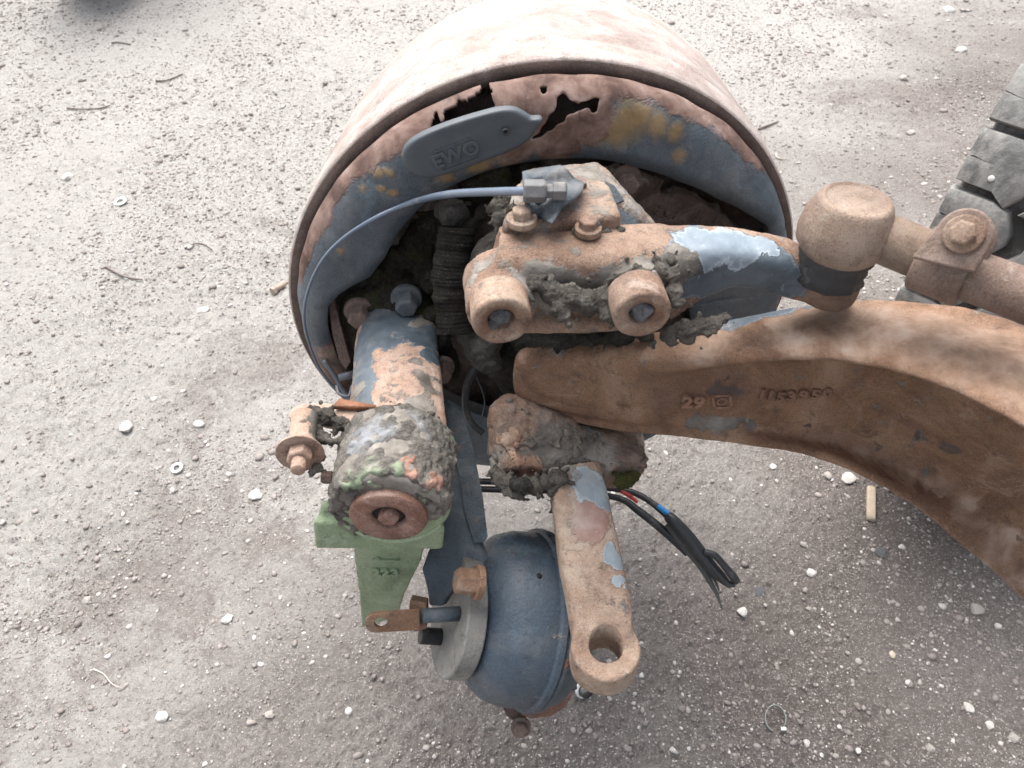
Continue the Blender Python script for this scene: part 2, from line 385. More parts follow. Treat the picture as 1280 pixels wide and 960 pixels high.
v3, f3, t3 = scatter(420, ico, icf, .0026, .0007, .0050, .1); t3 = np.repeat(rng.choice([.55, .7, .85, .95], len(t3)//20), 20)
me = np_mesh('grit', np.r_[v1, v2, v3], np.r_[f1, f2+len(v1), f3+len(v1)+len(v2)])
me.attributes.new('tone', 'FLOAT', 'FACE').data.foreach_set('value', np.r_[t1, t2, t3].astype(np.float32))
s = NT('grit_stone'); at = s.new('ShaderNodeAttribute', attribute_name='tone'); pos = s.new('ShaderNodeNewGeometry').outputs['Position']
c = s.ramp(at.outputs['Fac'], [(0, (.085, .072, .065)), (.38, (.165, .145, .133)), (.66, (.30, .278, .26)), (1, (.74, .72, .69))])
s.l(s.mix(s.noise(pos, 500, 3), c, (.3, .26, .24)), s.b.inputs['Base Color']); s.b.inputs['Roughness'].default_value = .85; s.l(s.bump(s.noise(pos, 900, 3), .0006), s.b.inputs['Normal'])
o = link('grit', me, s.m, smooth=False); o['kind'] = 'stuff'
# ------------------------------------------------------------------ axle
def BL(l):      # blobs: (px,py,depth,radius px[,weight])
    return [(P(b[0], b[1], b[2]), px2m(b[3], b[2]), b[4] if len(b) > 4 else 1) for b in l]
AX = thing('truck_axle', 'rusty truck axle end with brake drum, green slack adjuster and blue air chamber', 'truck axle', (.05, .42, .27))
M_drum = metal('drum_rust', [(.32, (.26, .19, .165)), (.45, (.37, .295, .265)), (.58, (.47, .40, .37)), (.7, (.55, .49, .46))], scale=20, dust=.5, grit=.5, rough=.72)
M_dark = metal('dark_rust_shade', [(.3, (.06, .042, .036)), (.5, (.115, .078, .065)), (.7, (.19, .13, .11))], dust=.15)
M_mud = mudmat('caked_mud'); M_moss = mudmat('mossy_mud', [(.3, (.018, .016, .014)), (.5, (.05, .044, .036)), (.7, (.12, .108, .09))], .6)
M_dkm = mudmat('dark_mud', [(.3, (.028, .025, .023)), (.5, (.07, .064, .058)), (.7, (.15, .14, .13))], .25)
# --- brake drum
bm = bmesh.new()
add_lathe(bm, DC, DA, [(.045, .190), (.018, .205), (.002, .212), (0, .2135), (0, .2245), (.002, .2262), (.030, .2262), (.0315, .2245), (.040, .2245), (.0415, .2255), (.15, .2215), (.185, .2165), (.205, .2095), (.222, .196), (.226, .15), (.226, .03), (.20, .03), (.20, .19), (.045, .190)], 160, caps=False)
bmesh.ops.remove_doubles(bm, verts=bm.verts, dist=1e-5)
for v in bm.verts:
    q = v.co - DC; tt = q.dot(DA)
    if tt > .004: v.co += DU*(tt*.10); q = v.co-DC-DA*tt-DU*(tt*.10); v.co -= q*(.26*max(0, tt-.02))
drum = bm2('brake_drum', bm, M_drum, AX, ang=50)
bm = bmesh.new(); add_lathe(bm, DC, DA, [(.0015, .2128), (-.0012, .2132), (-.0012, .2240), (.0015, .2246)], 160, caps=False)
bm2('drum_lip', bm, M_dark, drum)  # rust darkened to paint in the shade on the rim's front face
# --- dust shield, pressed sheet with an oval opening and rusted-through holes
SO = -.030
inner_px = [(443, 500), (428, 470), (416, 440), (408, 410), (409, 388), (424, 372), (462, 352), (480, 328), (500, 292), (528, 262), (560, 240), (600, 222), (650, 209), (700, 203), (750, 204), (800, 214), (850, 231), (900, 253), (940, 273), (965, 290), (968, 305), (925, 330), (868, 352), (862, 385), (866, 420), (830, 470), (760, 510), (680, 530), (610, 528), (560, 505), (500, 510), (452, 512)]
ip = sorted((math.atan2(w, u) % (2*math.pi), math.hypot(u, w)) for u, w in (on_d(x, y, SO) for x, y in inner_px))
th = np.array([t for t, _ in ip]); rr = np.array([r for _, r in ip]); th = np.r_[th-2*np.pi, th, th+2*np.pi]; rr = np.r_[rr, rr, rr]
def inpoly(x, y, poly):
    c = False
    for (x1, y1), (x2, y2) in zip(poly, poly[1:]+poly[:1]):
        if (y1 > y) != (y2 > y) and x < (x2-x1)*(y-y1)/(y2-y1)+x1: c = not c
    return c
holes = [[on_d(x, y, SO) for x, y in h] for h in (
    [(534, 172), (540, 162), (549, 154), (553, 163), (560, 152), (580, 140), (600, 131), (613, 123), (618, 129), (616, 137), (622, 140), (600, 150), (575, 162)],
    [(664, 172), (676, 163), (684, 152), (694, 142), (697, 128), (706, 123), (716, 130), (722, 137), (733, 133), (742, 131), (753, 129), (750, 137), (744, 146), (737, 142), (728, 141), (712, 148), (700, 158), (686, 166), (674, 173), (666, 176)],
    [(682+4.5*math.cos(k*.785), 121+4*math.sin(k*.785)) for k in range(8)],
    [(846, 255), (853, 252), (857, 260), (852, 268), (844, 264)])]
nt, nr = 1100, 72
bm = bmesh.new(); grid = []
for i in range(nt):
    t = 2*math.pi*i/nt; ri = float(np.interp(t, th, rr)); ri = min(ri, .208)
    ro = .2165 + .0012*mnoise.noise(Vector((math.cos(t)*9, math.sin(t)*9, 1)))
    col_ = []
    for j in range(nr):
        a = j/(nr-1); r = ri + (ro-ri)*a
        e = max(0, (r-(ro-.027)))/.027                      # rolled shoulder at the rim
        off = SO + .001 + .026*(1-math.sqrt(max(0, 1-e*e*.98)))
        k = max(0, 1-(r-ri)/.012); off += .006*k*k          # edge of the opening turned inwards
        off += .0035*math.exp(-((r-ri-.03)/.02)**2)*(1 if .1 < t < 1.5 else .3)
        off += .0014*mnoise.noise(Vector((math.cos(t)*r*26, math.sin(t)*r*26, 3)))
        col_.append(bm.verts.new(D(r*math.cos(t), r*math.sin(t), off)))
    grid.append(col_)
cut_sector = lambda u, w: False
for i in range(nt):
    for j in range(nr-1):
        q = (grid[i][j], grid[(i+1) % nt][j], grid[(i+1) % nt][j+1], grid[i][j+1])
        c = sum((v.co for v in q), Vector())/4 - DC; u, w = c.dot(DU), c.z
        jag = .0024
        u2 = u + jag*mnoise.noise(Vector((u*160, w*160, 0))); w2 = w + jag*mnoise.noise(Vector((u*160, w*160, 7)))
        if any(inpoly(u2, w2, h) for h in holes): continue
        bm.faces.new(q)
loose = [v for v in bm.verts if not v.link_faces]; bmesh.ops.delete(bm, geom=loose, context='VERTS')
for it in range(7):
    mv = {}
    for v in bm.verts:
        if v.is_boundary:
            nb = [e.other_vert(v) for e in v.link_edges if e.is_boundary]
            if len(nb) == 2 and (v.co-DC).length < .2125: mv[v] = (v.co*2 + nb[0].co + nb[1].co)/4
    for v, c in mv.items(): v.co = c
def OB(l):      # rust blobs on the shield by image place
    out = []
    for b in l:
        u, w = on_d(b[0], b[1], SO); p = D(u, w, SO); out.append((p, px2m(b[2], (p-CAM).dot(F_)), b[3] if len(b) > 3 else 1))
    return out
SHR = [(.36, (.070, .038, .030)), (.46, (.135, .080, .063)), (.55, (.20, .130, .108)), (.66, (.29, .215, .19))]
M_shield = metal('shield_sheet', BLUE, [
    ([(.3, (.16, .105, .05)), (.5, (.24, .165, .085)), (.7, (.30, .22, .13))], -.5, OB([(790, 150, 44), (822, 160, 30), (850, 168, 22), (770, 165, 34), (470, 218, 13), (490, 242, 12), (484, 216, 10), (452, 242, 11), (600, 207, 26), (560, 222, 14), (850, 196, 15), (460, 205, 10), (424, 315, 9), (640, 200, 22), (475, 237, 9)]), .8, .85),
    (SHR, -.5, [(DC, .010, (.2095,))] + OB([(700, 88, 50), (600, 112, 40), (770, 92, 40), (640, 100, 85), (560, 140, 62), (515, 160, 34), (700, 130, 62), (700, 180, 40), (735, 150, 44), (440, 190, 22), (760, 100, 50), (640, 160, 60), (520, 150, 60), (830, 115, 30), (880, 135, 26), (905, 160, 22), (940, 190, 18), (939, 204, 9), (410, 450, 26), (425, 480, 34), (402, 440, 20), (424, 402, 10), (384, 405, 46, -1), (395, 430, 16, -1), (985, 270, 62, -1), (955, 215, 22, -1)]), .30, .85)],
    scale=9, dust=.16, grit=.45, rough=.42, warp=.5)
sh = bm2('dust_shield', bm, M_shield, AX)
m = sh.modifiers.new('sheet', 'SOLIDIFY'); m.thickness = .0022; m.offset = 0
# rubber inspection plug with moulded lettering
def onD3(px, py, off): u, w = on_d(px, py, off); return D(u, w, off)
plug_px = [(502, 196), (506, 184), (518, 173), (540, 162), (570, 151), (600, 142), (625, 136), (643, 136), (656, 142), (664, 147), (675, 147), (678, 150), (672, 157), (666, 168), (655, 178), (636, 188), (605, 200), (575, 211), (548, 219), (530, 221), (514, 215), (505, 206)]
M_rub = plain('plug_rubber', (.068, .080, .092), .55, 0, .25, 150, .0004, .10)
bm = bmesh.new()
c0 = onD3(590, 178, -.035); pts = [onD3(x, y, -.035) for x, y in plug_px]
pts = [Vector(q) for q in catmull(pts+[pts[0]], 4)[:-1]]
rings = []
for sc_, off in ((1.0, .004), (1.0, 0), (.985, -.0018), (.93, -.0028), (.80, -.0022), (.4, -.0026)):
    rings.append([bm.verts.new(c0 + (p-c0)*sc_ + DA*off) for p in pts])
for r0, r1 in zip(rings, rings[1:]):
    for k in range(len(pts)): bm.faces.new((r0[k], r0[(k+1) % len(pts)], r1[(k+1) % len(pts)], r1[k]))
bm.faces.new(rings[-1])
plug = bm2('rubber_plug', bm, M_rub, sh)
hp = onD3(632, 165, -.040); bm = bmesh.new(); add_lathe(bm, hp, -DA, [(-.003, .0026), (.0008, .0026), (.0008, .0016), (-.002, .0014)], 20); bm2('plug_dimple', bm, plain('dimple_rubber', (.03, .033, .038)), sh)
def text_mesh(txt, size, ex, flip=False):
    cu = bpy.data.curves.new('letters', 'FONT'); cu.body = txt; cu.size = size; cu.extrude = ex; cu.bevel_depth = ex*.3; cu.bevel_resolution = 1
    cu.align_x = 'CENTER'; cu.align_y = 'CENTER'; cu.space_character = 1.08; cu.offset = size*.018
    o = bpy.data.objects.new('letters', cu); COL.objects.link(o)
    dg = bpy.context.evaluated_depsgraph_get(); dg.update(); me = bpy.data.meshes.new_from_object(o.evaluated_get(dg)); bpy.data.objects.remove(o); return me
def put_text(name, txt, size, ex, c, xdir, ndir, mat, parent):
    xdir = (xdir - ndir*xdir.dot(ndir)).normalized(); yd = ndir.cross(xdir).normalized()
    me = text_mesh(txt, size, ex); me.transform(Matrix.Translation(c) @ Matrix(((xdir.x, yd.x, ndir.x), (xdir.y, yd.y, ndir.y), (xdir.z, yd.z, ndir.z))).to_4x4())
    return link(name, me, mat, parent, smooth=False)
pa, pb = onD3(549, 201, -.038), onD3(591, 185, -.038); cc = (pa+pb)/2
put_text('moulded_lettering', 'EWO', .0145, .0011, onD3(570, 193.5, -.0374), pb-pa, -DA, M_rub, sh)
bm = bmesh.new(); xd = (pb-pa).normalized(); yd = (-DA).cross(xd).normalized(); w2, h2 = (pb-pa).length/2*1.03, .0082; lc = onD3(570, 193.5, -.0376)
for s1 in (-1, 1):
    add_box(bm, lc + yd*h2*s1, xd*(w2+.0005), yd*.0005, DA*.0008); add_box(bm, lc + xd*w2*s1, xd*.0005, yd*h2, DA*.0007)
bm2('moulded_border', bm, M_rub, sh, smooth=False)
# --- brake spider and cast carrier seen through the opening
bm = bmesh.new(); nn = 90
ring_ = []
for i in range(200):
    t = 2*math.pi*i/200; c_ = []
    for j in range(nn):
        r = .004 + .199*j/(nn-1); u, w = r*math.cos(t), r*math.sin(t)
        q = Vector((u*22, w*22, 0)); off = .012 - .016*(mnoise.fractal(q, 1, 2, 5)) - .012*max(0, 1-r/.10)
        c_.append(bm.verts.new(D(u, w, off)))
    ring_.append(c_)
for i in range(200):
    for j in range(nn-1): bm.faces.new((ring_[i][j], ring_[(i+1) % 200][j], ring_[(i+1) % 200][j+1], ring_[i][j+1]))
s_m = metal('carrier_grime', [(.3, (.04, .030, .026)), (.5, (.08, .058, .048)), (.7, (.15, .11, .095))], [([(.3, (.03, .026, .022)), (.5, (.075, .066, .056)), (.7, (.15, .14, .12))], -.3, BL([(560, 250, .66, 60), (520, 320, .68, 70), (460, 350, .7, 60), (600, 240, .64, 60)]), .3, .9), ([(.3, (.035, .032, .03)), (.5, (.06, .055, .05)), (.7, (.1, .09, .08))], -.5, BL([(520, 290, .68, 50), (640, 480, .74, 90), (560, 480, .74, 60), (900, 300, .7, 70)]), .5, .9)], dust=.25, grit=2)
bm2('brake_carrier', bm, s_m, AX)
# lower part of the pressed backing (smooth dark sheet)
bm = bmesh.new(); seg = 60; a0, a1 = math.radians(215), math.radians(330); rs = [(.2145, -.004), (.213, -.010), (.195, -.014), (.160, -.016), (.135, -.006)]
gr = [[bm.verts.new(D(r*math.cos(a0+(a1-a0)*i/seg), r*math.sin(a0+(a1-a0)*i/seg), of)) for r, of in rs] for i in range(seg+1)]
for i in range(seg):
    for j in range(len(rs)-1): bm.faces.new((gr[i][j], gr[i+1][j], gr[i+1][j+1], gr[i][j+1]))
o = bm2('backing_plate', bm, plain('grey_primer', (.075, .075, .072), .7), AX); o.modifiers.new('sheet', 'SOLIDIFY').thickness = .003
# plate of the carrier on the right, flaking, with a drilled hole
def px_plate(name, pxs, d, ex, mat, parent=AX, bw=.001, vox=None, disp=()):
    bm = bmesh.new(); pts = [P(x, y, (d if not callable(d) else d(x, y))) for x, y in pxs]; add_plate(bm, pts, ex); bmesh.ops.triangulate(bm, faces=[f for f in bm.faces if len(f.verts) > 4])
    o = bm2(name, bm, mat, parent, smooth=bool(vox))
    if vox: cast(o, vox, 2, disp)
    elif bw: bevel(o, bw)
    return o
def facing(pts, n=DA):      # depth of a plane through first point
    pass
M_flk = metal('flaking_casting', [(.3, (.05, .036, .03)), (.48, (.095, .065, .053)), (.6, (.16, .11, .09)), (.75, (.24, .17, .14))], [(BLUE, -.25, BL([(790, 250, .6, 30), (820, 280, .6, 30)]), .3, .7), (MUD, -.2, BL([(780, 230, .6, 40), (880, 330, .6, 60)]), .3, .95)], dust=.2, grit=1.6, scale=22)
bm = bmesh.new()
pl = [(700, 214), (760, 215), (812, 226), (872, 250), (900, 268), (928, 292), (900, 318), (790, 318), (715, 300)]
add_plate(bm, [onD3(x, y, -.012) for x, y in pl], DA*.012)
wp_ = bm2('carrier_web', bm, M_flk, AX)
cast(wp_, .002, 2, ((.006, .02), (.002, .005)))
tb = bmesh.new(); add_lathe(tb, onD3(846, 262, -.04), DA, [(0, .0072), (.06, .0068)], 14); tl = cutter(wp_, tb); bake(wp_, [tl])
# bolts helper
def hexbolt(name, p, d, r, h, mat, parent=AX, washer=1.45, wh=.003, phase=.1, dome=.15):
    d = d.normalized(); bm = bmesh.new()
    if washer: add_lathe(bm, p, d, [(-.002, r*washer), (wh*.8, r*washer), (wh, r*washer*.94)], 32)
    o = None
    if washer:
        o = bm2('washer', bm, mat, parent); bevel(o, .0004); bm = bmesh.new()
    add_lathe(bm, p+d*(wh if washer else 0), d, [(-.002, r), (h*.86, r), (h, r*.84), (h*1.02, r*.4)], 6, phase=phase)
    b = bm2(name, bm, mat, parent, smooth=False); bevel(b, r*.09, 2, 20); return b
NY = -DA
M_bolt = metal('bolt_rust', [(.3, (.09, .055, .045)), (.5, (.17, .11, .09)), (.7, (.27, .20, .17))], [(GRIME, .02, [], .2, .9)], dust=.3, grit=1)
M_blt2 = metal('bolt_blue', BLUE, [(SHR, -.25, [], .3, .8)], dust=.35, grit=.8, rough=.55)
M_blt3 = metal('bolt_tan', RUST_TAN, dust=.3, grit=.8)
hexbolt('flange_bolt', P(508, 372, .655), NY, .0098, .013, M_blt2, washer=1.35)
hexbolt('flange_bolt', P(449, 388, .668), NY, .0098, .012, M_bolt, washer=1.35)
hexbolt('flange_bolt', P(552, 458, .66), NY, .0085, .012, M_bolt, washer=1.3)
# flange under the bolts with moss and dirt
bm = bmesh.new(); add_hull(bm, [(P(508, 372, .672), .020), (P(447, 388, .685), .017), (P(552, 458, .69), .018), (P(490, 440, .69), .03)])
o = bm2('housing_flange', bm, M_moss, AX); cast(o, .0024, 3, ((.010, .014), (.005, .005)))
bm = bmesh.new()
for x, y, d, r in ((545, 275, .655, 34), (528, 300, .665, 30), (555, 345, .665, 26), (535, 345, .66, 20), (548, 395, .66, 18), (553, 425, .662, 12), (500, 330, .675, 26), (480, 350, .675, 20), (575, 250, .64, 24), (620, 222, .615, 20), (600, 232, .62, 22), (660, 212, .61, 12)):
    bmesh.ops.create_icosphere(bm, subdivisions=3, radius=px2m(r, d), matrix=Matrix.Translation(P(x, y, d)))
o = bm2('mud_crust', bm, M_moss, AX); o['kind'] = 'stuff'; cast(o, .0024, 2, ((.022, .018), (.009, .006))); 
bm = bmesh.new()
for x, y, d, r in ((568, 268, .60, 19), (556, 262, .605, 14), (602, 432, .62, 25), (590, 418, .62, 20), (610, 448, .625, 20), (630, 445, .65, 24), (640, 470, .66, 22), (552, 460, .665, 13), (612, 428, .615, 16)):
    bmesh.ops.create_icosphere(bm, subdivisions=3, radius=px2m(r, d), matrix=Matrix.Translation(P(x, y, d)))
o = bm2('mud_crust', bm, mudmat('clod_grey', [(.32, (.05, .046, .04)), (.46, (.11, .10, .09)), (.6, (.18, .165, .15)), (.75, (.26, .245, .225))]), AX); o['kind'] = 'stuff'; cast(o, .0022, 2, ((.010, .014), (.004, .005)))
# ribbed side of the knuckle
bm = bmesh.new(); n_ = 26; pr = []
for i in range(n_*4+1):
    t = i/(n_*4); y_ = 285 + (415-285)*t; d = .585+.02*t
    pr.append((P(570-4*math.sin(t*3), y_, d), px2m(26-8*abs(t-.5)+3*mnoise.noise(Vector((t*7, 3, 0))), d)*(1+.014*math.cos(i*math.pi/2)+.05*mnoise.noise(Vector((i*.21, 0, 0))))))
add_tube(bm, pr, 28, 1); o = bm2('ribbed_boot', bm, mudmat('boot_grime', [(.3, (.012, .011, .011)), (.5, (.026, .024, .022)), (.7, (.06, .056, .05))], .1), AX)
m_ = o.modifiers.new('rough', 'DISPLACE'); m_.texture = tex(.012); m_.strength = .006; m_.texture_coords = 'LOCAL'
# --- knuckle body between the bosses
M_knu = metal('knuckle_rust', RUST_TAN, [(GRIME, .10, [], .12, .95), (BLUE, -.5, BL([(750, 250, .5, 30)]), .3, .6), (MUD, -.25, BL([(790, 260, .52, 30), (640, 300, .5, 20), (700, 420, .56, 60)]), .25, .95)], dust=.3, scale=18)
bm = bmesh.new()
add_hull(bm, [(P(652, 285, .492), .012), (P(778, 268, .50), .010), (P(742, 222, .535), .010), (P(672, 228, .535), .010), (P(660, 330, .52), .02), (P(800, 310, .53), .02)])
o = bm2('knuckle_body', bm, M_knu, AX); cast(o, .002, 3, ((.004, .02), (.0018, .005)))
bm = bmesh.new()
add_hull(bm, [(P(665, 340, .545), .026), (P(790, 335, .555), .026), (P(665, 440, .645), .016), (P(720, 430, .645), .02)])
add_hull(bm, [(P(630, 330, .575), .026), (P(625, 410, .655), .016), (P(700, 300, .62), .03), (P(700, 400, .69), .03)])
o = bm2('knuckle_neck', bm, M_dkm, AX); cast(o, .0022, 2, ((.010, .014), (.004, .004)))
# kingpin cap
bm = bmesh.new(); add_hull(bm, [(P(x, y, d)+Z*dz, .0035) for x, y, d in ((634, 295, .462), (768, 282, .468), (752, 240, .498), (650, 246, .492)) for dz in (.006, -.006)])
cap = bm2('kingpin_cap', bm, metal('cap_rust', RUST_TAN, [(GRIME, .035, [], .12, .95), (MUD, -.5, BL([(660, 262, .48, 20), (740, 300, .47, 26)]), .3, .95)], scale=20, dust=.3), AX); cast(cap, .0016, 3, ((.0015, .01),))
capz = max(v.co.z for v in cap.data.vertices)
hexbolt('cap_bolt', P(652, 275, .452), Z, .0060, .0055, M_blt3, cap, 1.5, .0022)
hexbolt('cap_bolt', P(735, 287, .457), Z, .0058, .0050, M_blt3, cap, 1.4, .0022, .5)
hexbolt('cap_bolt', P(722, 240, .487), Z, .0058, .006, M_bolt, cap, 1.5, .0022)
# torn paint flap lying over the cap
M_flap = metal('torn_paint', BLUE, [(MUD, -.35, BL([(690, 250, .47, 20)]), .3, .9)], dust=.3, grit=.6, rough=.5)
fl_px = [(653, 214), (672, 210), (700, 206), (709, 211), (718, 222), (730, 228), (729, 236), (722, 247), (712, 253), (704, 258), (696, 268), (690, 279), (682, 275), (672, 272), (664, 266), (658, 255), (655, 235)]
bm = bmesh.new(); ctr = P(692, 240, .478); f_ = []
for k in range(7):
    a = k/6
    row = []
    for (x, y) in fl_px:
        xx, yy = 692+(x-692)*a, 240+(y-240)*a; zz = capz + .0085 + (.004*math.sin(xx*.11)+.003*math.sin(yy*.17+xx*.05)) + (.002*a*a*math.sin(x*.7))
        row.append(bm.verts.new(at_z(xx, yy, zz)))
    f_.append(row)
for r0, r1 in zip(f_, f_[1:]):
    for k in range(len(fl_px)): bm.faces.new((r0[k], r0[(k+1) % len(fl_px)], r1[(k+1) % len(fl_px)], r1[k]))
bmesh.ops.remove_doubles(bm, verts=bm.verts, dist=1e-5)
o = bm2('torn_flap', bm, M_flap, AX); o.modifiers.new('sheet', 'SOLIDIFY').thickness = .0012
for q in ([(762, 262), (772, 258), (790, 270), (806, 288), (800, 290), (784, 280), (768, 280)], [(756, 226), (768, 232), (780, 250), (770, 254), (760, 244)]):
    px_plate('paint_flake', q, .487, -U_*.001+F_*.001, M_flap, AX, 0)
hexbolt('carrier_bolt', onD3(783, 224, -.014), NY, .0085, .009, M_bolt, wp_, 1.4)
hexbolt('carrier_bolt', onD3(884, 300, -.014), NY, .008, .009, M_bolt, wp_, 1.4)
bm = bmesh.new(); add_lathe(bm, onD3(846, 262, -.0005), DA, [(0, .0085), (.03, .008)], 20); bm2('hole_dark_plug', bm, plain('hole_shade_black', (.012, .011, .01), .9), wp_)  # black plug behind the drilled hole paints its inside dark
# --- steering arm: block with two cap screws, then the painted arm to the ball joint
M_arm = metal('arm_rust', RUST_TAN, [
    ([(.3, (.06, .038, .03)), (.5, (.13, .082, .058)), (.7, (.24, .165, .12))], -.5, BL([(1046, 350, .48, 60), (1010, 350, .485, 34)]), .5, .85), (GRIME, -.035, [], .10, .95),
    (BLUE, -.6, BL([(870, 330, .47, 55), (920, 340, .475, 55), (960, 340, .48, 40), (845, 375, .46, 40), (990, 345, .48, 18)]), .10, .45),
    ([(.3, (.12, .15, .18)), (.5, (.185, .225, .262)), (.7, (.26, .30, .335))], -.6, BL([(880, 296, .458, 36), (925, 296, .46, 44), (965, 303, .465, 22)]), .10, .4),
    (MUD, -.6, BL([(700, 365, .445, 40), (740, 375, .445, 42), (665, 350, .445, 26), (800, 345, .455, 32), (835, 335, .455, 24), (845, 355, .455, 22), (650, 380, .44, 18), (770, 350, .45, 26), (846, 330, .455, 24), (595, 350, .45, 10)]), .12, .95)],
    scale=10, dust=.12, grit=.8)
bm = bmesh.new()
add_loft(bm, [(P(603, 338, .470), .008, .018), (P(612, 342, .471), .0205, .0255), (P(640, 344, .472), .0225, .0265), (P(720, 342, .474), .0215, .0255), (P(790, 338, .478), .0225, .025), (P(835, 336, .482), .0215, .0245), (P(872, 327, .482), .0185, .0195), (P(920, 322, .484), .0165, .0150), (P(965, 330, .487), .0160, .0145), (P(1005, 343, .490), .0150, .014), (P(1040, 352, .492), .0145, .0135)], e=4.0, n=5)
add_lathe(bm, P(1046, 338, .484), -Z, [(-.002, .0155), (.002, .0172), (.019, .0172), (.022, .0155)], 30)
# bosses round the screws
add_lathe(bm, P(626, 384, .452), NY, [(-.03, .021), (.004, .0205)], 24); add_lathe(bm, P(801, 372, .458), NY, [(-.03, .022), (.004, .021)], 24)
add_tube(bm, [(P(640, 402, .468), .007), (P(720, 405, .470), .006), (P(790, 398, .472), .007)], 10, 4)
add_plate(bm, [P(x, y, d) for x, y, d in ((836, 335, .479), (990, 340, .488), (1006, 368, .492), (968, 360, .489), (932, 352, .487), (900, 357, .486), (872, 377, .484), (850, 398, .482), (838, 404, .481))], DA*.012)
bmesh.ops.triangulate(bm, faces=[f for f in bm.faces if len(f.verts) > 7])
o = bm2('steering_arm', bm, M_arm, AX); cast(o, .0019, 5, ((.0022, .02), (.0008, .005))); arm = o
M_scr = metal('screw_rust', RUST_TAN, [(GRIME, -.07, [], .12, .95)], dust=.18, scale=24, grit=.7)
def capscrew(x, y, d, r):
    bm = bmesh.new(); p = P(x, y, d); M_scr = metal('screw_rust', RUST_TAN, [(GRIME, -.07, [], .12, .95), ([(.3, (.075, .042, .028)), (.5, (.15, .085, .055)), (.7, (.26, .16, .11))], -.6, [(p + Z*.001, r*.86, 1)], .5, .85)], dust=.18, scale=24, grit=.7)
    add_lathe(bm, p - NY*.020, NY, [(0, r), (.0185, r), (.0198, r*.97), (.0205, r*.90), (.0203, r*.80), (.0192, r*.62), (.0188, r*.48), (.0165, r*.43), (.0140, r*.42)], 44)
    b = bm2('cap_screw', bm, M_scr, arm); m_ = b.modifiers.new('rough', 'DISPLACE'); m_.texture = tex(.012); m_.strength = .0012; m_.texture_coords = 'LOCAL'
    bm = bmesh.new()
    for k in range(9):
        a = random.random()*6.28; q = random.random()*r*.36
        bmesh.ops.create_icosphere(bm, subdivisions=2, radius=r*(.16+.12*random.random()), matrix=Matrix.Translation(p - NY*(.0025+.003*random.random()) + X*math.cos(a)*q + Z*math.sin(a)*q))
    o = bm2('socket_dirt', bm, mudmat('socket_mud', [(.3, (.10, .10, .105)), (.5, (.24, .24, .25)), (.7, (.42, .42, .43))]), arm); cast(o, .0011, 1, ((.004, .004),))
capscrew(627, 402, .428, .0168); capscrew(803, 394, .434, .0166)
# caked dirt on the arm
def crust(name, balls, mat, vox=.0014, disp=((.0040, .007), (.0026, .0018)), parent=AX, sm=1):
    """caked dirt: many small flattened clods grown over a patch, welded and roughened"""
    bm = bmesh.new(); vox = max(vox*.8, .0012)
    for b in balls:
        x, y, d, r = b[:4]; fx = b[4] if len(b) > 4 else 1; c = P(x, y, d); R0 = px2m(r, d); back = ray(x, y).normalized()
        bmesh.ops.create_icosphere(bm, subdivisions=2, radius=R0*.95, matrix=Matrix.Translation(c+back*R0*.92) @ Matrix.Diagonal((fx, 1, 1, 1)))
        for k in range(14):
            v = Vector([random.gauss(0, .55) for _ in range(3)]); v = Vector((v.x*fx, v.y, v.z)); v -= back*v.dot(back)
            bmesh.ops.create_icosphere(bm, subdivisions=1, radius=R0*random.uniform(.16, .36), matrix=Matrix.Translation(c+v*R0*1.25+back*R0*random.uniform(.25, .75)))
    o = bm2(name, bm, mat, parent); o['kind'] = 'stuff'; cast(o, vox, sm+1, disp); return o
crust('mud_crust', [(x, y, .4425+.00002*(y-360), r) for x, y, r in ((668, 352, 13), (690, 366, 17), (712, 372, 19), (735, 378, 19), (758, 372, 17), (760, 392, 12), (780, 352, 13), (800, 345, 14), (826, 340, 13), (840, 345, 12), (700, 384, 13), (655, 372, 9), (842, 364, 12), (775, 400, 9), (846, 378, 9))] + [(820, 333, .447, 12), (838, 326, .452, 10)], M_mud, sm=1)
crust('mud_crust', [(634, 312, .458, 8), (650, 308, .457, 9), (668, 306, .457, 10), (686, 304, .457, 10), (704, 302, .458, 10), (722, 299, .458, 10), (740, 296, .459, 10), (758, 292, .461, 9), (776, 290, .463, 7), (745, 284, .455, 8)], M_mud, .0015)
crust('mud_crust', [(672, 252, .452, 6), (684, 254, .452, 7), (694, 250, .452, 6), (640, 262, .462, 9), (645, 288, .455, 6)], M_mud, .0013)
crust('mud_crust', [(625, 275, .475, 13), (622, 258, .48, 12), (632, 246, .483, 11), (650, 250, .478, 8), (668, 254, .47, 7), (680, 250, .468, 10), (690, 256, .466, 8), (690, 243, .47, 9)], M_mud, .0015)
crust('mud_crust', [(835, 418, .475, 12), (855, 412, .472, 14), (875, 408, .47, 13), (893, 404, .47, 11), (905, 397, .472, 8), (862, 424, .474, 9), (838, 428, .476, 7), (815, 428, .478, 6)], M_mud, .0016)
crust('mud_crust', [(672, 424, .56, 12, 2), (705, 424, .557, 12, 2), (740, 423, .552, 11, 2), (775, 422, .548, 11, 2), (805, 420, .54, 8, 2)], M_dkm, .002)
GROW_LATE = True
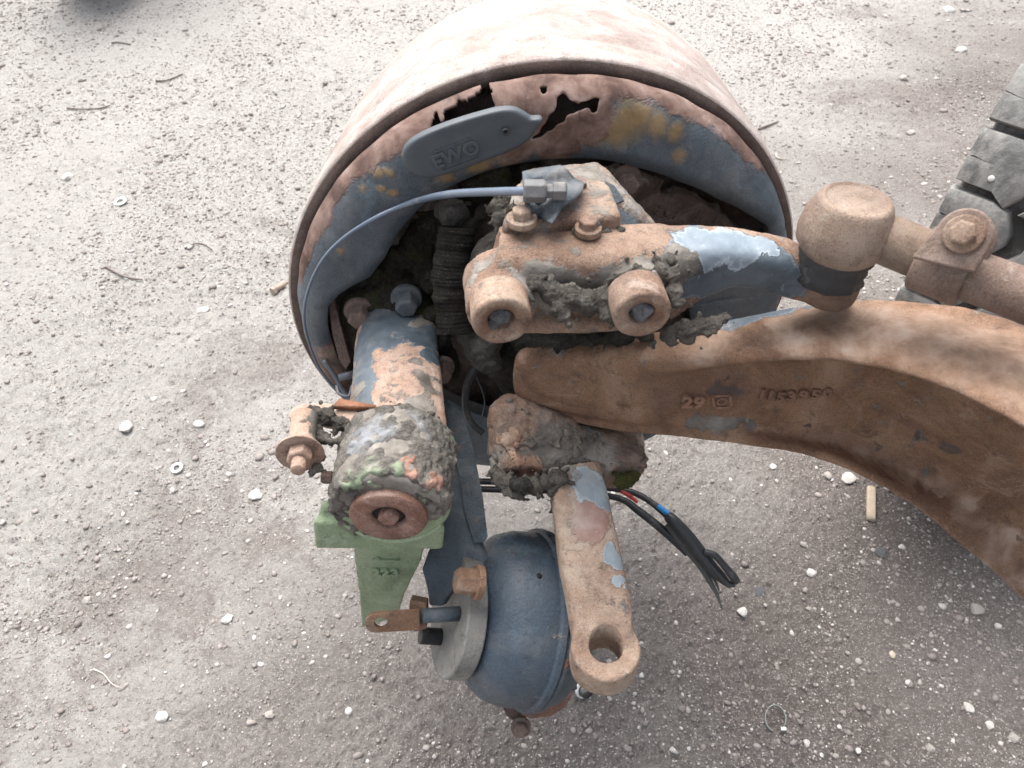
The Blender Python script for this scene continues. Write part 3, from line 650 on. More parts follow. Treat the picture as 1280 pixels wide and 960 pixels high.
# --- ball joint and track rod
M_bj = metal('joint_rust', [(.34, (.16, .105, .078)), (.45, (.24, .168, .125)), (.58, (.31, .23, .175)), (.7, (.38, .30, .24))], [([(.3, (.26, .24, .15)), (.5, (.34, .31, .2)), (.7, (.42, .38, .27))], -.5, BL([(1025, 300, .455, 24), (1045, 312, .455, 24)]), .6, .8)], dust=.25, grit=.5)
p0, p1 = P(1071, 249, .442), P(1046, 314, .467); ax = (p1-p0); L_ = ax.length
bm = bmesh.new(); add_lathe(bm, p0, ax, [(0, .001), (0.0, .0150), (.0004, .0168), (-.0008, .0178), (.0002, .0200), (.0022, .0215), (.0042, .0222), (L_*.35, .0258), (L_*.62, .0270), (L_*.80, .0262), (L_*.9, .0238), (L_*1.0, .0210), (L_*1.03, .016)], 56)
bj = bm2('ball_joint', bm, M_bj, AX)
bm = bmesh.new(); add_lathe(bm, p1 - ax*.03, ax, [(-.002, .0205), (.002, .0225), (.007, .0195), (.011, .0215), (.015, .0200), (.019, .0215), (.022, .016)], 40)
o = bm2('rubber_boot', bm, plain('boot_rubber', (.028, .028, .03), .6, 0, .4), bj)
m_ = o.modifiers.new('rough', 'DISPLACE'); m_.texture = tex(.012); m_.strength = .007; m_.texture_coords = 'LOCAL'
bm = bmesh.new(); add_tube(bm, [(P(1072, 285, .458), .0165), (P(1092, 291, .454), .0148), (P(1108, 298, .450), .0128), (P(1125, 308, .446), .0128)], 30, 4)
stem = bm2('joint_neck', bm, M_bj, bj)
bm = bmesh.new(); a_, b_ = P(1106, 299, .450), P(1175, 327, .436); n_ = 46
add_tube(bm, [(a_.lerp(b_, i/(n_*2)), .0140 + (.0005 if i % 2 else 0)) for i in range(n_*2+1)], 32, 1)
bm2('threaded_shank', bm, M_bj, bj)
M_rod = metal('rod_rust', [(.34, (.12, .078, .06)), (.45, (.19, .127, .098)), (.58, (.265, .19, .152)), (.7, (.34, .265, .22))], dust=.2, grit=.6)
bm = bmesh.new(); e0 = P(1152, 321, .440); e1 = P(1640, 505, .352); add_tube(bm, [(e0, .0136), (P(1222, 348, .424), .0140), (P(1290, 373, .411), .0140), (e1, .0140)], 36, 6)
rod = bm2('track_rod', bm, M_rod, AX)
dR = (e1-e0).normalized(); cpos = P(1182, 332, .433)
bm = bmesh.new(); add_lathe(bm, cpos - dR*.0135, dR, [(0, .0140), (0, .0182), (.001, .0190), (.026, .0190), (.027, .0182), (.027, .0140)], 48)
clamp = bm2('rod_clamp', bm, M_rod, rod)
up_ = (U_*.95 - F_*.2 + R_*.2); up_ = (up_ - dR*up_.dot(dR)).normalized(); side_ = dR.cross(up_).normalized()
bm = bmesh.new()
ear = P(1208, 296, .412)
for s_ in (-1, 1):
    q = []
    for k in range(26):
        a = math.pi*k/25; q.append(ear + dR*math.cos(a)*.0135 + up_*math.sin(a)*.0135)
    q += [ear - dR*.0135 - up_*.020 - dR*.004, ear + dR*.0135 - up_*.016]
    q = [p + side_*s_*.0065 for p in q]
    add_plate(bm, q, side_*s_*.006)
o = bm2('clamp_ear', bm, M_rod, rod, ang=40); bevel(o, .0012, 2, 40)
tow = side_ if side_.dot(F_) < 0 else -side_
hexbolt('clamp_bolt', ear + tow*.0128, tow, .0066, .007, M_blt3, rod, 1.5, .0022)
st = [ # px, back-top y, front-top y, web top y, web low y, bottom y, depth, recess
    (640, 432, 448, 470, 494, 503, .580, .000), (668, 424, 446, 470, 500, 519, .574, .000), (700, 418, 447, 474, 508, 531, .566, .000), (760, 414, 449, 478, 520, 543, .549, .000), (810, 412, 451, 478, 522, 549, .537, .001),
    (860, 402, 452, 480, 524, 554, .524, .006), (920, 391, 447, 480, 528, 561, .510, .014), (980, 379, 441, 478, 535, 570, .494, .022),
    (1040, 370, 443, 482, 548, 583, .477, .030), (1100, 367, 452, 492, 566, 611, .458, .036), (1160, 370, 470, 512, 590, 652, .440, .040),
    (1220, 381, 497, 540, 618, 702, .421, .042), (1280, 399, 530, 572, 650, 757, .403, .044), (1350, 428, 580, 620, 700, 820, .385, .044), (1450, 480, 660, 700, 780, 905, .365, .044), (1600, 570, 790, 820, 890, 1010, .345, .040)]
def beam_q(px, py):
    """point on the recessed face of the beam"""
    for a, b in zip(st, st[1:]):
        if a[0] <= px <= b[0]:
            u = (px-a[0])/(b[0]-a[0]); L = [a[i]+(b[i]-a[i])*u for i in range(8)]
            fr = 1 if py < L[4] else max(0, 1-(py-L[4])/(L[5]-L[4])); return at_y(px, py, P(px, L[2], L[6]).y + L[7]*fr)
def BQ(l):
    return [(beam_q(x, y), px2m(r_, (beam_q(x, y)-CAM).dot(F_)), w[0] if w else 1) for x, y, r_, *w in l]
# --- front axle beam (forged, with a recessed web)
bm = bmesh.new(); rows = []
for px, tb_, tf, wu, wl, bo, d, rc in st:
    Tf = P(px, tf, d); Tb = at_z(px, tb_, Tf.z); Bf = at_y(px, bo, Tf.y); yb = Tb.y
    Wu = at_y(px, wu, Tf.y+rc); Wl = at_y(px, wl, Tf.y+rc*.95)
    x = lambda p, y: Vector((p.x, y, p.z))
    bev = .004
    h = Tf.z-Bf.z
    prof = [Vector((Tb.x, yb, Tb.z-.010)), Vector((Tb.x, yb-.002, Tb.z-.002)), Vector((Tb.x*.9+Tf.x*.1, yb-.008, Tb.z)), Vector(((Tb.x+Tf.x)/2, (yb+Tf.y)/2, Tf.z+.001)),
            Vector((Tf.x, Tf.y+.008, Tf.z+.0005)), Vector((Tf.x, Tf.y+.0015, Tf.z-.002)), Vector((Tf.x, Tf.y, Tf.z-.007)), Vector((Tf.x, Tf.y+rc*.45, Tf.z-.0125)),
            Vector((Wu.x, Tf.y+rc*.9, Tf.z-.0175)), Vector((Wu.x, Tf.y+rc, Tf.z-.026 if rc else Tf.z-.03)), Vector((Wl.x, Wl.y, Wl.z)), Vector((Wl.x*.5+Bf.x*.5, Tf.y+rc*.55, Wl.z*.62+(Bf.z+.006)*.38)),
            Vector((Bf.x, Tf.y+.006, Bf.z+.0085)), Vector((Bf.x, Tf.y+.001, Bf.z+.004)), Vector((Bf.x, Tf.y+.006, Bf.z)), Vector((Bf.x, (yb+Tf.y)/2, Bf.z-.002)),
            Vector((Tb.x, yb-.004, Bf.z)), Vector((Tb.x, yb, Bf.z+.008)), Vector((Tb.x, yb-.004, Bf.z+.03)), Vector((Tb.x, yb-.004, Tb.z-.03))]
    for p in prof: p.x = (px-640)/FP*(p-CAM).dot(F_)
    rows.append([bm.verts.new(p) for p in prof])
for r0, r1 in zip(rows, rows[1:]):
    for k in range(len(r0)): bm.faces.new((r0[k], r0[(k+1) % len(r0)], r1[(k+1) % len(r0)], r1[k]))
bm.faces.new(rows[0][::-1]); bm.faces.new(rows[-1])
M_beam = metal('beam_rust', RUST_BRN, [
    (GRIME, -.075, [], .12, .95),
    ([(.35, (.14, .085, .056)), (.46, (.23, .148, .102)), (.56, (.31, .215, .158)), (.68, (.37, .29, .235))], -.5, BL([(700, 430, .57, 24), (800, 430, .54, 30), (880, 430, .53, 44), (1000, 410, .5, 60), (1080, 405, .48, 75), (1160, 420, .46, 80), (1240, 450, .44, 90), (1330, 520, .42, 120), (760, 415, .56, 20)]) + BQ([(1040, 565, 16), (1080, 578, 24), (1120, 590, 30), (1160, 612, 36), (1200, 645, 40), (1240, 680, 40), (1280, 715, 44), (1330, 760, 50)]), .6, .8),  # paler rust also paints overhead light on flange top and lower lip
    (BLUE, -.6, BL([(915, 400, .545, 26), (940, 395, .54, 32), (975, 387, .533, 30), (1005, 381, .527, 24), (1040, 374, .52, 16), (800, 452, .54, 9)]), .10, .45),
    (GRIME, -.6, BQ([(900, 525, 24), (872, 522, 20), (1146, 545, 12), (930, 524, 14), (970, 518, 9), (1150, 575, 26), (1100, 560, 16), (1210, 620, 20)]) + BL([(700, 418, .57, 30)]), .25, .95), ([(.3, (.05, .038, .034)), (.7, (.11, .08, .07))], -.6, BQ([(900, 492, 20), (965, 512, 10), (1145, 545, 8), (1190, 560, 14), (1010, 530, 8)]), .5, .9)],
    scale=11, dust=.10, grit=.9)
beam = bm2('axle_beam', bm, M_beam, AX)
ss = beam.modifiers.new('forge', 'SUBSURF'); ss.levels = 3; ss.render_levels = 3
for st_, sc_ in ((.0045, .035), (.0010, .007)):
    d = beam.modifiers.new('rough', 'DISPLACE'); d.texture = tex(sc_); d.strength = st_; d.mid_level = .5; d.texture_coords = 'LOCAL'
# forged marks stand proud of the web
def web_pt(px, py):
    for a, b in zip(st, st[1:]):
        if a[0] <= px <= b[0]:
            t = (px-a[0])/(b[0]-a[0]); tf = a[2]+(b[2]-a[2])*t; d = a[6]+(b[6]-a[6])*t; rc = a[7]+(b[7]-a[7])*t
            return at_y(px, py, P(px, tf, d).y + rc)
M_mark = metal('mark_rust', [(.3, (.13, .06, .04)), (.5, (.30, .165, .11)), (.7, (.42, .27, .19))], dust=.1)
def on_web(name, txt, size, x0, x1, y0, y1, lift=.0014, rot=0):
    a, b = web_pt(x0, y0), web_pt(x1, y1); c = (a+b)/2; xd = (b-a).normalized()
    n_ = xd.cross(Z).normalized(); n_ = n_ if n_.dot(F_) < 0 else -n_
    yd_ = n_.cross(xd)
    return put_text(name, txt, size, .0018, c + n_*lift, xd, n_, M_mark, beam)
on_web('forged_number', '29', .0155, 850, 882, 500, 500)
for ch, x, y in zip('1153950', (952, 962, 975, 989, 1004, 1019, 1034), (490, 491, 493, 492, 491, 490, 488)): on_web('forged_number', ch, .0125, x-8, x+8, y, y)
a, b = web_pt(888, 500), web_pt(916, 499); c = (a+b)/2; xd = (b-a).normalized(); nd = xd.cross(Z).normalized(); nd = nd if nd.dot(F_) < 0 else -nd; yd = nd.cross(xd)
bm = bmesh.new()
def sq(h, w_, sk=.25):
    cs = [Vector((-h, -h)), Vector((h, -h)), Vector((h, h)), Vector((-h, h))]
    cs = [c + xd*(q.x - q.y*sk) + yd*q.y + nd*.0012 for q in cs]
    for i in range(4):
        p_, q_ = cs[i], cs[(i+1) % 4]; dd = (q_-p_).normalized(); add_box(bm, (p_+q_)/2, dd*((q_-p_).length/2+w_), nd.cross(dd)*w_, nd*.0012)
sq(.0062, .0009)
for k in range(20):
    a = 2*math.pi*k/20; t_ = xd*-math.sin(a)+yd*math.cos(a); add_box(bm, c + (xd*math.cos(a)+yd*math.sin(a))*.0030 + nd*.001, t_*.0006, (xd*math.cos(a)+yd*math.sin(a))*.0007, nd*.0011)
bm2('forged_emblem', bm, M_mark, beam, smooth=False)
for q in ([(1118, 578), (1130, 586), (1144, 584), (1146, 596), (1138, 606), (1126, 594)], [(1150, 600), (1160, 610), (1180, 612), (1184, 618), (1172, 626), (1160, 624)], [(1254, 644), (1270, 646), (1274, 652), (1262, 656)], [(1270, 660), (1282, 668), (1284, 680), (1272, 676)]):
    bm = bmesh.new(); pts = []
    for x_, y_ in q:
        for a, b in zip(st, st[1:]):
            if a[0] <= x_ <= b[0]:
                t = (x_-a[0])/(b[0]-a[0]); tf = a[2]+(b[2]-a[2])*t; d = a[6]+(b[6]-a[6])*t; rc = a[7]+(b[7]-a[7])*t; wl = a[4]+(b[4]-a[4])*t; bo = a[5]+(b[5]-a[5])*t
                pts.append(at_y(x_, y_, P(x_, tf, d).y + rc*.95*(1-(y_-wl)/(bo-wl)) - .0015))
    add_plate(bm, pts, Vector((0, .001, -.0012))); bm2('rust_flake', bm, metal('flake_rust', RUST_TAN, dust=.5), beam, smooth=False)
# --- lower knuckle boss and the lever with the eye
M_low = metal('boss_rust', RUST_TAN, [(MUD, .10, BL([(620, 590, .62, 50), (690, 570, .61, 60), (740, 560, .61, 40)]) , .5, .95), (RUST_TAN, -.5, BL([(640, 545, .6, 20), (660, 585, .6, 20), (712, 545, .6, 10)]), .2, .9)], dust=.6, grit=1.6, scale=20)
bm = bmesh.new()
add_hull(bm, [(P(640, 522, .618), px2m(32, .61)), (P(702, 540, .622), px2m(26, .62)), (P(645, 575, .622), px2m(34, .62)), (P(700, 580, .625), px2m(30, .62))])
add_lathe(bm, P(650, 574, .625), NY, [(-.03, .024), (.018, .0235), (.023, .020), (.0225, .013), (.012, .011)], 32)
add_hull(bm, [(P(700, 560, .622), .022), (P(775, 572, .632), .021), (P(778, 558, .64), .019)])
add_lathe(bm, P(772, 578, .628), (NY+X*.25), [(-.03, .0215), (.010, .0205), (.014, .0175), (.013, .014), (.010, .012)], 32)
low = bm2('lower_boss', bm, M_low, AX); cast(low, .002, 4, ((.006, .014), (.003, .004)))
def grow(o, n, thr, r0, r1, mat, fr=38, zone=None, parent=AX, vox=.0014, off=0.):
    """dirt grown over the outer skin of a part"""
    dg = bpy.context.evaluated_depsgraph_get(); dg.update(); me = o.evaluated_get(dg).data
    c = np.empty(len(me.polygons)*3, np.float32); me.polygons.foreach_get('center', c); c = c.reshape(-1, 3)
    a = np.empty(len(me.polygons), np.float32); me.polygons.foreach_get('area', a); a = a.astype(float)
    if zone is not None:
        for (zc, zr) in [zone]: a *= (np.linalg.norm(c-np.array(zc), axis=1) < zr)
    pick = rng.choice(len(a), size=n, p=a/a.sum()); bm = bmesh.new()
    for k in pick:
        p = Vector(c[k]); nz = mnoise.noise(p*fr) + .4*mnoise.noise(p*fr*2.7)
        if nz > thr: bmesh.ops.create_icosphere(bm, subdivisions=1, radius=random.uniform(r0, r1)*(.6+min(.8, (nz-thr)*2)), matrix=Matrix.Translation(p))
    g_ = bm2('mud_crust', bm, mat, parent); g_['kind'] = 'stuff'; cast(g_, vox, 2, ((.0030, .007), (.0022, .0020))); return g_
M_lowmud = metal('boss_mud', [(.32, (.10, .088, .072)), (.46, (.19, .168, .14)), (.58, (.27, .24, .205)), (.70, (.36, .33, .29))], [(RUST_TAN, -.32, BL([(640, 540, .6, 26), (655, 578, .6, 24), (712, 545, .6, 12)]), .3, .9)], dust=.3, grit=2.4, scale=40)
grow(wp_, 420, .02, .0014, .0040, metal('carrier_dirt', [(.3, (.055, .042, .036)), (.5, (.11, .085, .072)), (.7, (.2, .165, .145))], [(RUST_RED, -.06, [], .2, .9)], grit=2), 40)
grow(low, 1100, -.05, .0011, .0024, M_lowmud, 60)
crust('mud_crust', [(630, 602, .585, 12), (645, 612, .583, 14), (668, 608, .585, 13), (620, 592, .59, 10), (682, 602, .588, 10), (700, 598, .588, 12), (690, 615, .59, 8), (697, 650, .598, 6), (699, 664, .596, 6), (695, 638, .60, 7), (693, 626, .602, 7)], M_mud, .0014)
crust('moss_clump', [(783, 600, .605, 12), (776, 604, .605, 9), (792, 596, .607, 8)], mudmat('moss', [(.3, (.05, .055, .015)), (.5, (.11, .12, .04)), (.7, (.2, .2, .08))], .6), .0014)
crust('socket_dirt', [(650, 606, .578, 11, 1.5)], M_dkm, .0016)
M_lev = metal('lever_rust', [(.34, (.22, .135, .095)), (.45, (.33, .225, .165)), (.56, (.43, .32, .245)), (.68, (.49, .395, .315))], [
    (GRIME, -.06, [], .10, .95),
    ([(.3, (.20, .10, .07)), (.5, (.30, .19, .16)), (.7, (.42, .33, .30))], -.6, BL([(747, 660, .585, 30), (738, 640, .585, 20), (768, 700, .575, 12), (700, 760, .57, 6)]), .3, .8),
    ([(.3, (.15, .19, .22)), (.5, (.22, .26, .29)), (.7, (.3, .34, .36))], -.6, BL([(735, 605, .595, 26), (755, 622, .59, 18), (766, 700, .575, 13), (772, 725, .57, 10)]), .12, .5),
    (MUD, -.6, BL([(700, 590, .60, 26), (690, 660, .59, 10)]), .2, .95)], dust=.22, grit=.7, scale=26)
eye = at_z(757.5, 808, CAMZ-.53); ez = (eye-CAM).dot(F_)
bm = bmesh.new(); re = px2m(44, ez)
l0 = P(716, 585, .612)
add_loft(bm, [(l0, .0215, .013), (P(727, 640, .598), .0222, .013), (P(737, 700, .583), .0232, .0135), (P(748, 755, .574), .0235, .014), (eye-Z*.0145, .0215, .0145)], e=4.5, n=6)
add_lathe(bm, eye, -Z, [(0, re*.96), (.002, re), (.026, re), (.029, re*.96)], 48)
lev = bm2('track_arm', bm, M_lev, AX); cast(lev, .0017, 4, ((.0020, .02), (.0007, .004)))
tb = bmesh.new(); add_lathe(tb, eye+Z*.02, -Z, [(0, re*.50), (.08, re*.485)], 40); tl = cutter(lev, tb); bake(lev, [tl])
# --- camshaft housing
M_tub = metal('housing_rust', [(.34, (.21, .125, .09)), (.45, (.33, .205, .15)), (.56, (.42, .285, .22)), (.68, (.47, .36, .295))], [
    (GRIME, -.045, [], .10, .95),
    (BLUE, -.6, BL([(465, 425, .64, 34), (490, 400, .65, 40), (525, 425, .64, 32), (530, 455, .63, 22), (500, 430, .64, 26), (455, 460, .62, 24), (448, 495, .585, 22), (452, 470, .60, 24), (450, 520, .57, 16), (450, 445, .62, 26)]), .06, .5),
    (GRIME, -.6, BL([(530, 485, .60, 24), (528, 515, .58, 26), (530, 545, .565, 24), (520, 465, .61, 14), (445, 525, .565, 14)]), .3, .95),
    (MUD, -.6, BL([(452, 500, .6, 16), (530, 400, .65, 20), (490, 540, .58, 26)]), .3, .95)], dust=.35, grit=.7, scale=20)
bm = bmesh.new()
add_lathe(bm, P(492, 408, .690), (P(484, 585, .568)-P(492, 408, .690)), [(-.02, .030), (0, .0318), (.03, .0318), (.16, .0310)], 40)
add_hull(bm, [(P(500, 400, .655), .005), (P(536, 402, .66), .006), (P(503, 560, .545), .005), (P(545, 560, .57), .010)])
add_hull(bm, [(P(500, 404, .652), .003), (P(503, 570, .5365), .003), (P(462, 420, .66), .004), (P(458, 570, .55), .004), (P(480, 570, .58), .01), (P(480, 420, .68), .01)])
hs = bm2('camshaft_housing', bm, M_tub, AX); cast(hs, .002, 3, ((.002, .02), (.0008, .005)))
grow(hs, 260, .05, .0010, .0024, M_mud, 45, (P(500, 540, .57), .035))
# --- slack adjuster (green), hub ring and arm
sc = at_y(487, 637, .312); dN = Vector((-.02, -1, 0)).normalized()
M_grn = metal('green_paint', GREEN, [(RUST_RED, -.115, BL([(487, 688, .535, 22), (520, 560, .55, 26), (540, 600, .55, 20), (463, 720, .54, 8)]), .3, .85), ([(.3, (.22, .19, .14)), (.7, (.38, .33, .26))], -.02, BL([(462, 712, .56, 20), (470, 735, .57, 20), (455, 700, .56, 14), (500, 695, .56, 14), (480, 760, .58, 30)]), .7, .9), (MUD, -.6, [(sc + Z*.045 - dN*.015, .040, 1), (sc + Z*.045 - dN*.045, .05, 1), (sc - X*.04 + Z*.02 - dN*.02, .034, 1), (sc + X*.04 + Z*.015 - dN*.02, .030, 1)] + BL([(440, 590, .53, 44), (470, 565, .54, 50), (520, 575, .54, 44), (545, 625, .53, 34), (420, 620, .53, 30), (535, 655, .53, 18)]), .2, .95)], dust=.3, grit=.9, rough=.6, scale=20)
sc = at_y(487, 637, .312)
bm = bmesh.new(); hz = sc.z
dN = Vector((-.02, -1, 0)).normalized(); sx_ = Vector((1, -.02, 0))
add_lathe(bm, sc - dN*.062, dN, [(0, .040), (.004, .0425), (.056, .0425), (.060, .041)], 48)
def sp_(u, w, o=0.): return sc + sx_*u + Z*w + dN*o
0 and add_hull(bm, [(sp_(-.0480, .008, -.012), .004), (sp_(-.0480, -.022, -.012), .004), (sp_(.036, -.022, -.012), .004), (sp_(.036, .02, -.012), .004), (sp_(-.047, -.022, -.055), .004), (sp_(.036, -.022, -.055), .004), (sp_(-.040, .022, -.05), .004), (sp_(.036, .02, -.05), .004)])
def SF(px, py, o=0.): return at_y(px, py, sc.y - o)
for o1, o2 in (((395, 655), (552, 655)),):
    add_hull(bm, [(SF(x, y, o_), .0022) for x, y in ((396, 652), (398, 681), (550, 682), (552, 660)) for o_ in (-.004, -.045)])
add_hull(bm, [(SF(x, y, o_), .004) for x, y in ((408, 632), (400, 665), (545, 670), (550, 635)) for o_ in (-.012, -.05)])
add_lathe(bm, sc - dN*.03, dN, [(0, .0395), (.029, .0395), (.032, .038)], 48)
sa_ = bm2('slack_adjuster', bm, M_grn, AX); cast(sa_, .0018, 2, ((.0015, .012), (.0006, .004)))
# arm of the adjuster
bm = bmesh.new()
add_plate(bm, [SF(x, y, -.010) for x, y in ((441, 672), (533, 672), (526, 702), (506, 742), (502, 746), (449, 744), (443, 700))], -dN*.018)
add_plate(bm, [SF(449, 742, -.010), SF(506, 742, -.010), SF(498, 768, -.016), SF(482, 776, -.018), SF(452, 785, -.020)], -dN*.012)
ar = bm2('adjuster_arm', bm, M_grn, sa_); cast(ar, .0014, 2, ((.001, .01),))
put_text('raised_number', '223', .0140, .0012, SF(482, 715, -.0092), sx_, dN, M_grn, sa_)
ac_ = SF(484, 700, -.0092); bm = bmesh.new(); add_box(bm, ac_, sx_*.0095, Z*.0009, dN*.0010); add_box(bm, ac_ - sx_*.0082 + Z*.0018, (sx_*.0042+Z*.0026)*.6, (Z*.7-sx_*.5)*.0009, dN*.0010); bm2('raised_arrow', bm, M_grn, sa_, smooth=False)
bm = bmesh.new(); add_tube(bm, [(sc + dN*.0015 + sx_*math.cos(a)*.0385 + Z*math.sin(a)*(.0345), .0026*(1-abs(k-10)/11)+.0006) for k, a in [(k, math.radians(205+k*6.5)) for k in range(21)]], 12, 2)
bm2('hub_ridge', bm, metal('ridge_green', [(.3, (.24, .32, .19)), (.5, (.36, .45, .29)), (.7, (.45, .52, .38))], dust=.2, grit=.5), sa_)
# rusty ring and hex in the middle
M_ring = metal('ring_rust', RUST_RED, dust=.25, grit=.8, scale=30)
bm = bmesh.new(); add_lathe(bm, sc + dN*.0035, dN, [(-.006, .0270), (.003, .0270), (.0042, .0262), (.0040, .0160), (.0030, .0122), (-.004, .0118), (-.010, .011)], 56)
bm2('cover_ring', bm, M_ring, sa_)
bm = bmesh.new(); add_lathe(bm, sc - dN*.000, dN, [(0, .0118), (.0035, .0115)], 24); bm2('ring_recess', bm, plain('recess_dark', (.02, .017, .015), .9), sa_)
hexbolt('centre_bolt', sc + dN*.002, dN, .0076, .007, M_ring, sa_, 0, phase=.05)
# dirt collar on top of the adjuster: rough lumps
bl = []
for k in range(760):
    a = math.radians(random.uniform(2, 205)); o_ = random.uniform(-.060, -.002); r = .0405 - .001*random.random()
    q = sc + sx_*math.cos(a)*r + Z*math.sin(a)*r + dN*o_
    if mnoise.noise(q*38) > -.42: bl.append((q, random.uniform(.0028, .0050)))
for k in range(150):
    a = math.radians(random.uniform(-40, 235)); r = random.uniform(.0285, .0405); q = sc + sx_*math.cos(a)*r + Z*math.sin(a)*r + dN*.0015
    if mnoise.noise(q*45+Vector((3, 1, 2))) > .05 or (a > 2.6): bl.append((q, random.uniform(.0012, .0032)))
bm = bmesh.new()
for q, r in bl: bmesh.ops.create_icosphere(bm, subdivisions=1, radius=r, matrix=Matrix.Translation(q))
o = bm2('mud_crust', bm, metal('collar_mud', MUD, [([(.3, (.11, .12, .13)), (.5, (.20, .21, .225)), (.7, (.29, .30, .32))], -.5, BL([(470, 560, .54, 44), (510, 555, .55, 36)]), .5, .9), (RUST_RED, -.5, [(sc+X*.018+Z*.040-dN*.012, .008, 1), (sc+X*.030+Z*.028-dN*.004, .009, 1), (sc+X*.04-dN*.004, .010, 1)],   .5, .9), ([(.3, (.12, .155, .10)), (.5, (.18, .225, .145)), (.7, (.27, .31, .22))], -.5, [(sc-X*.008+Z*.038+dN*.0, .013, 1), (sc-X*.020+Z*.030, .011, 1), (sc+X*.010+Z*.039-dN*.004, .008, 1)], .6, .8)], dust=.3, grit=2.2, scale=40), sa_)
o['kind'] = 'stuff'; cast(o, .0013, 2, ((.0034, .007), (.0022, .0020)))
hexbolt('side_plug', sp_(-.048, -.004, -.03), -sx_, .005, .006, M_bolt, sa_, 0)
# --- wear lever with pin on the left
M_pin = metal('pin_rust', [(.34, (.23, .135, .095)), (.45, (.35, .22, .16)), (.58, (.44, .31, .24)), (.7, (.49, .38, .31))], [(MUD, -.5, BL([(405, 530, .55, 26), (380, 560, .54, 14)]), .2, .95)], dust=.35, grit=.7)
zb = P(440, 515, .575).z
q = [at_z(x, y, zb) for x, y in ((480, 506), (400, 503), (375, 504), (364, 510), (360, 520), (366, 526), (380, 524), (430, 535), (480, 540))]
bm = bmesh.new(); add_plate(bm, q, -Z*.006); br = bm2('lever_plate', bm, M_pin, AX, smooth=False); bevel(br, .0018, 3)
q = [at_z(x, y, zb+.006) for x, y in ((416, 507), (424, 498), (470, 506), (470, 509))]; bm = bmesh.new(); add_plate(bm, q, -Z*.004); bm2('tab', bm, metal('tab_rust', [(.3, (.2, .08, .04)), (.7, (.34, .16, .09))]), br)
pa, pb = P(381, 522, .562), P(372, 590, .517); dv = (pb-pa).normalized()
bm = bmesh.new(); add_lathe(bm, pa, dv, [(0, .0095), (.030, .0092), (.036, .0086)], 28); pin = bm2('pin', bm, M_pin, br)
pw = pa + dv*.036
bm = bmesh.new(); add_lathe(bm, pw, dv, [(0, .006), (-.001, .0145), (.0025, .0165), (.0035, .0160), (.0012, .010), (.0012, .003)], 40); o = bm2('cup_washer', bm, M_pin, br)
m_ = o.modifiers.new('rough', 'DISPLACE'); m_.texture = tex(.012); m_.strength = .003; m_.texture_coords = 'LOCAL'
hexbolt('pin_nut', pw + dv*.002, dv, .0090, .0085, M_pin, br, 0)
bm = bmesh.new(); add_lathe(bm, pw + dv*.008, dv, [(0, .0052), (.011, .0050), (.012, .0040)], 20); bm2('pin_stud', bm, M_pin, br)
crust('mud_crust', [(392, 518, .563, 12), (410, 522, .562, 13), (425, 530, .56, 11), (395, 540, .553, 12), (385, 555, .546, 10), (405, 548, .552, 9), (440, 538, .56, 8), (455, 540, .56, 8), (412, 552, .55, 6), (425, 550, .552, 6), (440, 555, .552, 8), (398, 585, .535, 7), (390, 590, .53, 6), (403, 572, .54, 5), (384, 548, .545, 9)], M_mud, .0016)
# --- chamber bracket: folded dark-blue plate
M_brk = metal('bracket_paint', BLUE, [(RUST_BRN, -.45, BL([(575, 590, .6, 22), (590, 660, .59, 20), (598, 690, .58, 14), (565, 540, .62, 20), (587, 745, .57, 10)]), .4, .85), ([(.3, (.06, .09, .13)), (.7, (.11, .15, .2))], -.5, BL([(572, 650, .59, 20)]), .6, .5)], dust=.22, grit=.5, rough=.5)
def bd(x, y): return .648 - (y-500)*.00012
bk = [(553, 500), (562, 512), (574, 560), (582, 610), (590, 655), (600, 684), (606, 700), (604, 735), (597, 752), (580, 728), (570, 733), (558, 748), (552, 758), (536, 757), (533, 735), (527, 711), (535, 688), (545, 675), (548, 640), (545, 600), (540, 550)]
bk2 = px_plate('chamber_bracket', bk, bd, (X*.55+F_*.8).normalized()*.007, M_brk, AX, .0015)
px_plate('bracket_rib', [(556, 508), (566, 516), (580, 565), (590, 615), (597, 672), (592, 680), (580, 640), (572, 590), (562, 545)], lambda x, y: bd(x, y)-.004, (X*.9+F_*.3).normalized()*.009, metal('rib_rust', BLUE, [(RUST_BRN, .0, BL([(580, 590, .6, 26)]), .3, .85)], dust=.3), bk2, .001)
# --- air chamber
CA = (R_*.92 + F_*.32 - U_*.17).normalized()
cc_ = P(655, 772, .655)
M_ch = metal('chamber_paint', [(.3, (.032, .048, .068)), (.5, (.050, .072, .098)), (.72, (.078, .102, .13))], [(RUST_RED, -.75, BL([(658, 803, .55, 10), (668, 830, .55, 11), (670, 720, .56, 8), (630, 805, .56, 5)]), .15, .85), (RUST_BRN, -.115, [], .12, .85), (GRIME, -.08, [], .12, .9)], dust=.14, grit=.35, rough=.27, scale=8)
bm = bmesh.new(); add_lathe(bm, cc_, CA, [(-.050, .001), (-.050, .040), (-.047, .050), (-.041, .059), (-.031, .0665), (-.018, .0708), (-.004, .0716), (.001, .0718), (.0025, .0748), (.0065, .0756), (.0085, .0742), (.0085, .068)], 96, caps=False)
ch = bm2('air_chamber', bm, M_ch, AX, ang=45)
tb = bmesh.new()
bm = bmesh.new(); add_lathe(bm, cc_, CA, [(.0088, .068), (.0095, .0738), (.0125, .0742), (.015, .0705), (.026, .068), (.040, .055), (.045, .03), (.045, .001)], 96, caps=False)
chb = bm2('chamber_back', bm, metal('chamber_back_paint', BLUE, [(RUST_RED, -.5, BL([(680, 860, .58, 26), (690, 850, .58, 22)]), .12, .85)], dust=.15, grit=.6, rough=.5), AX)
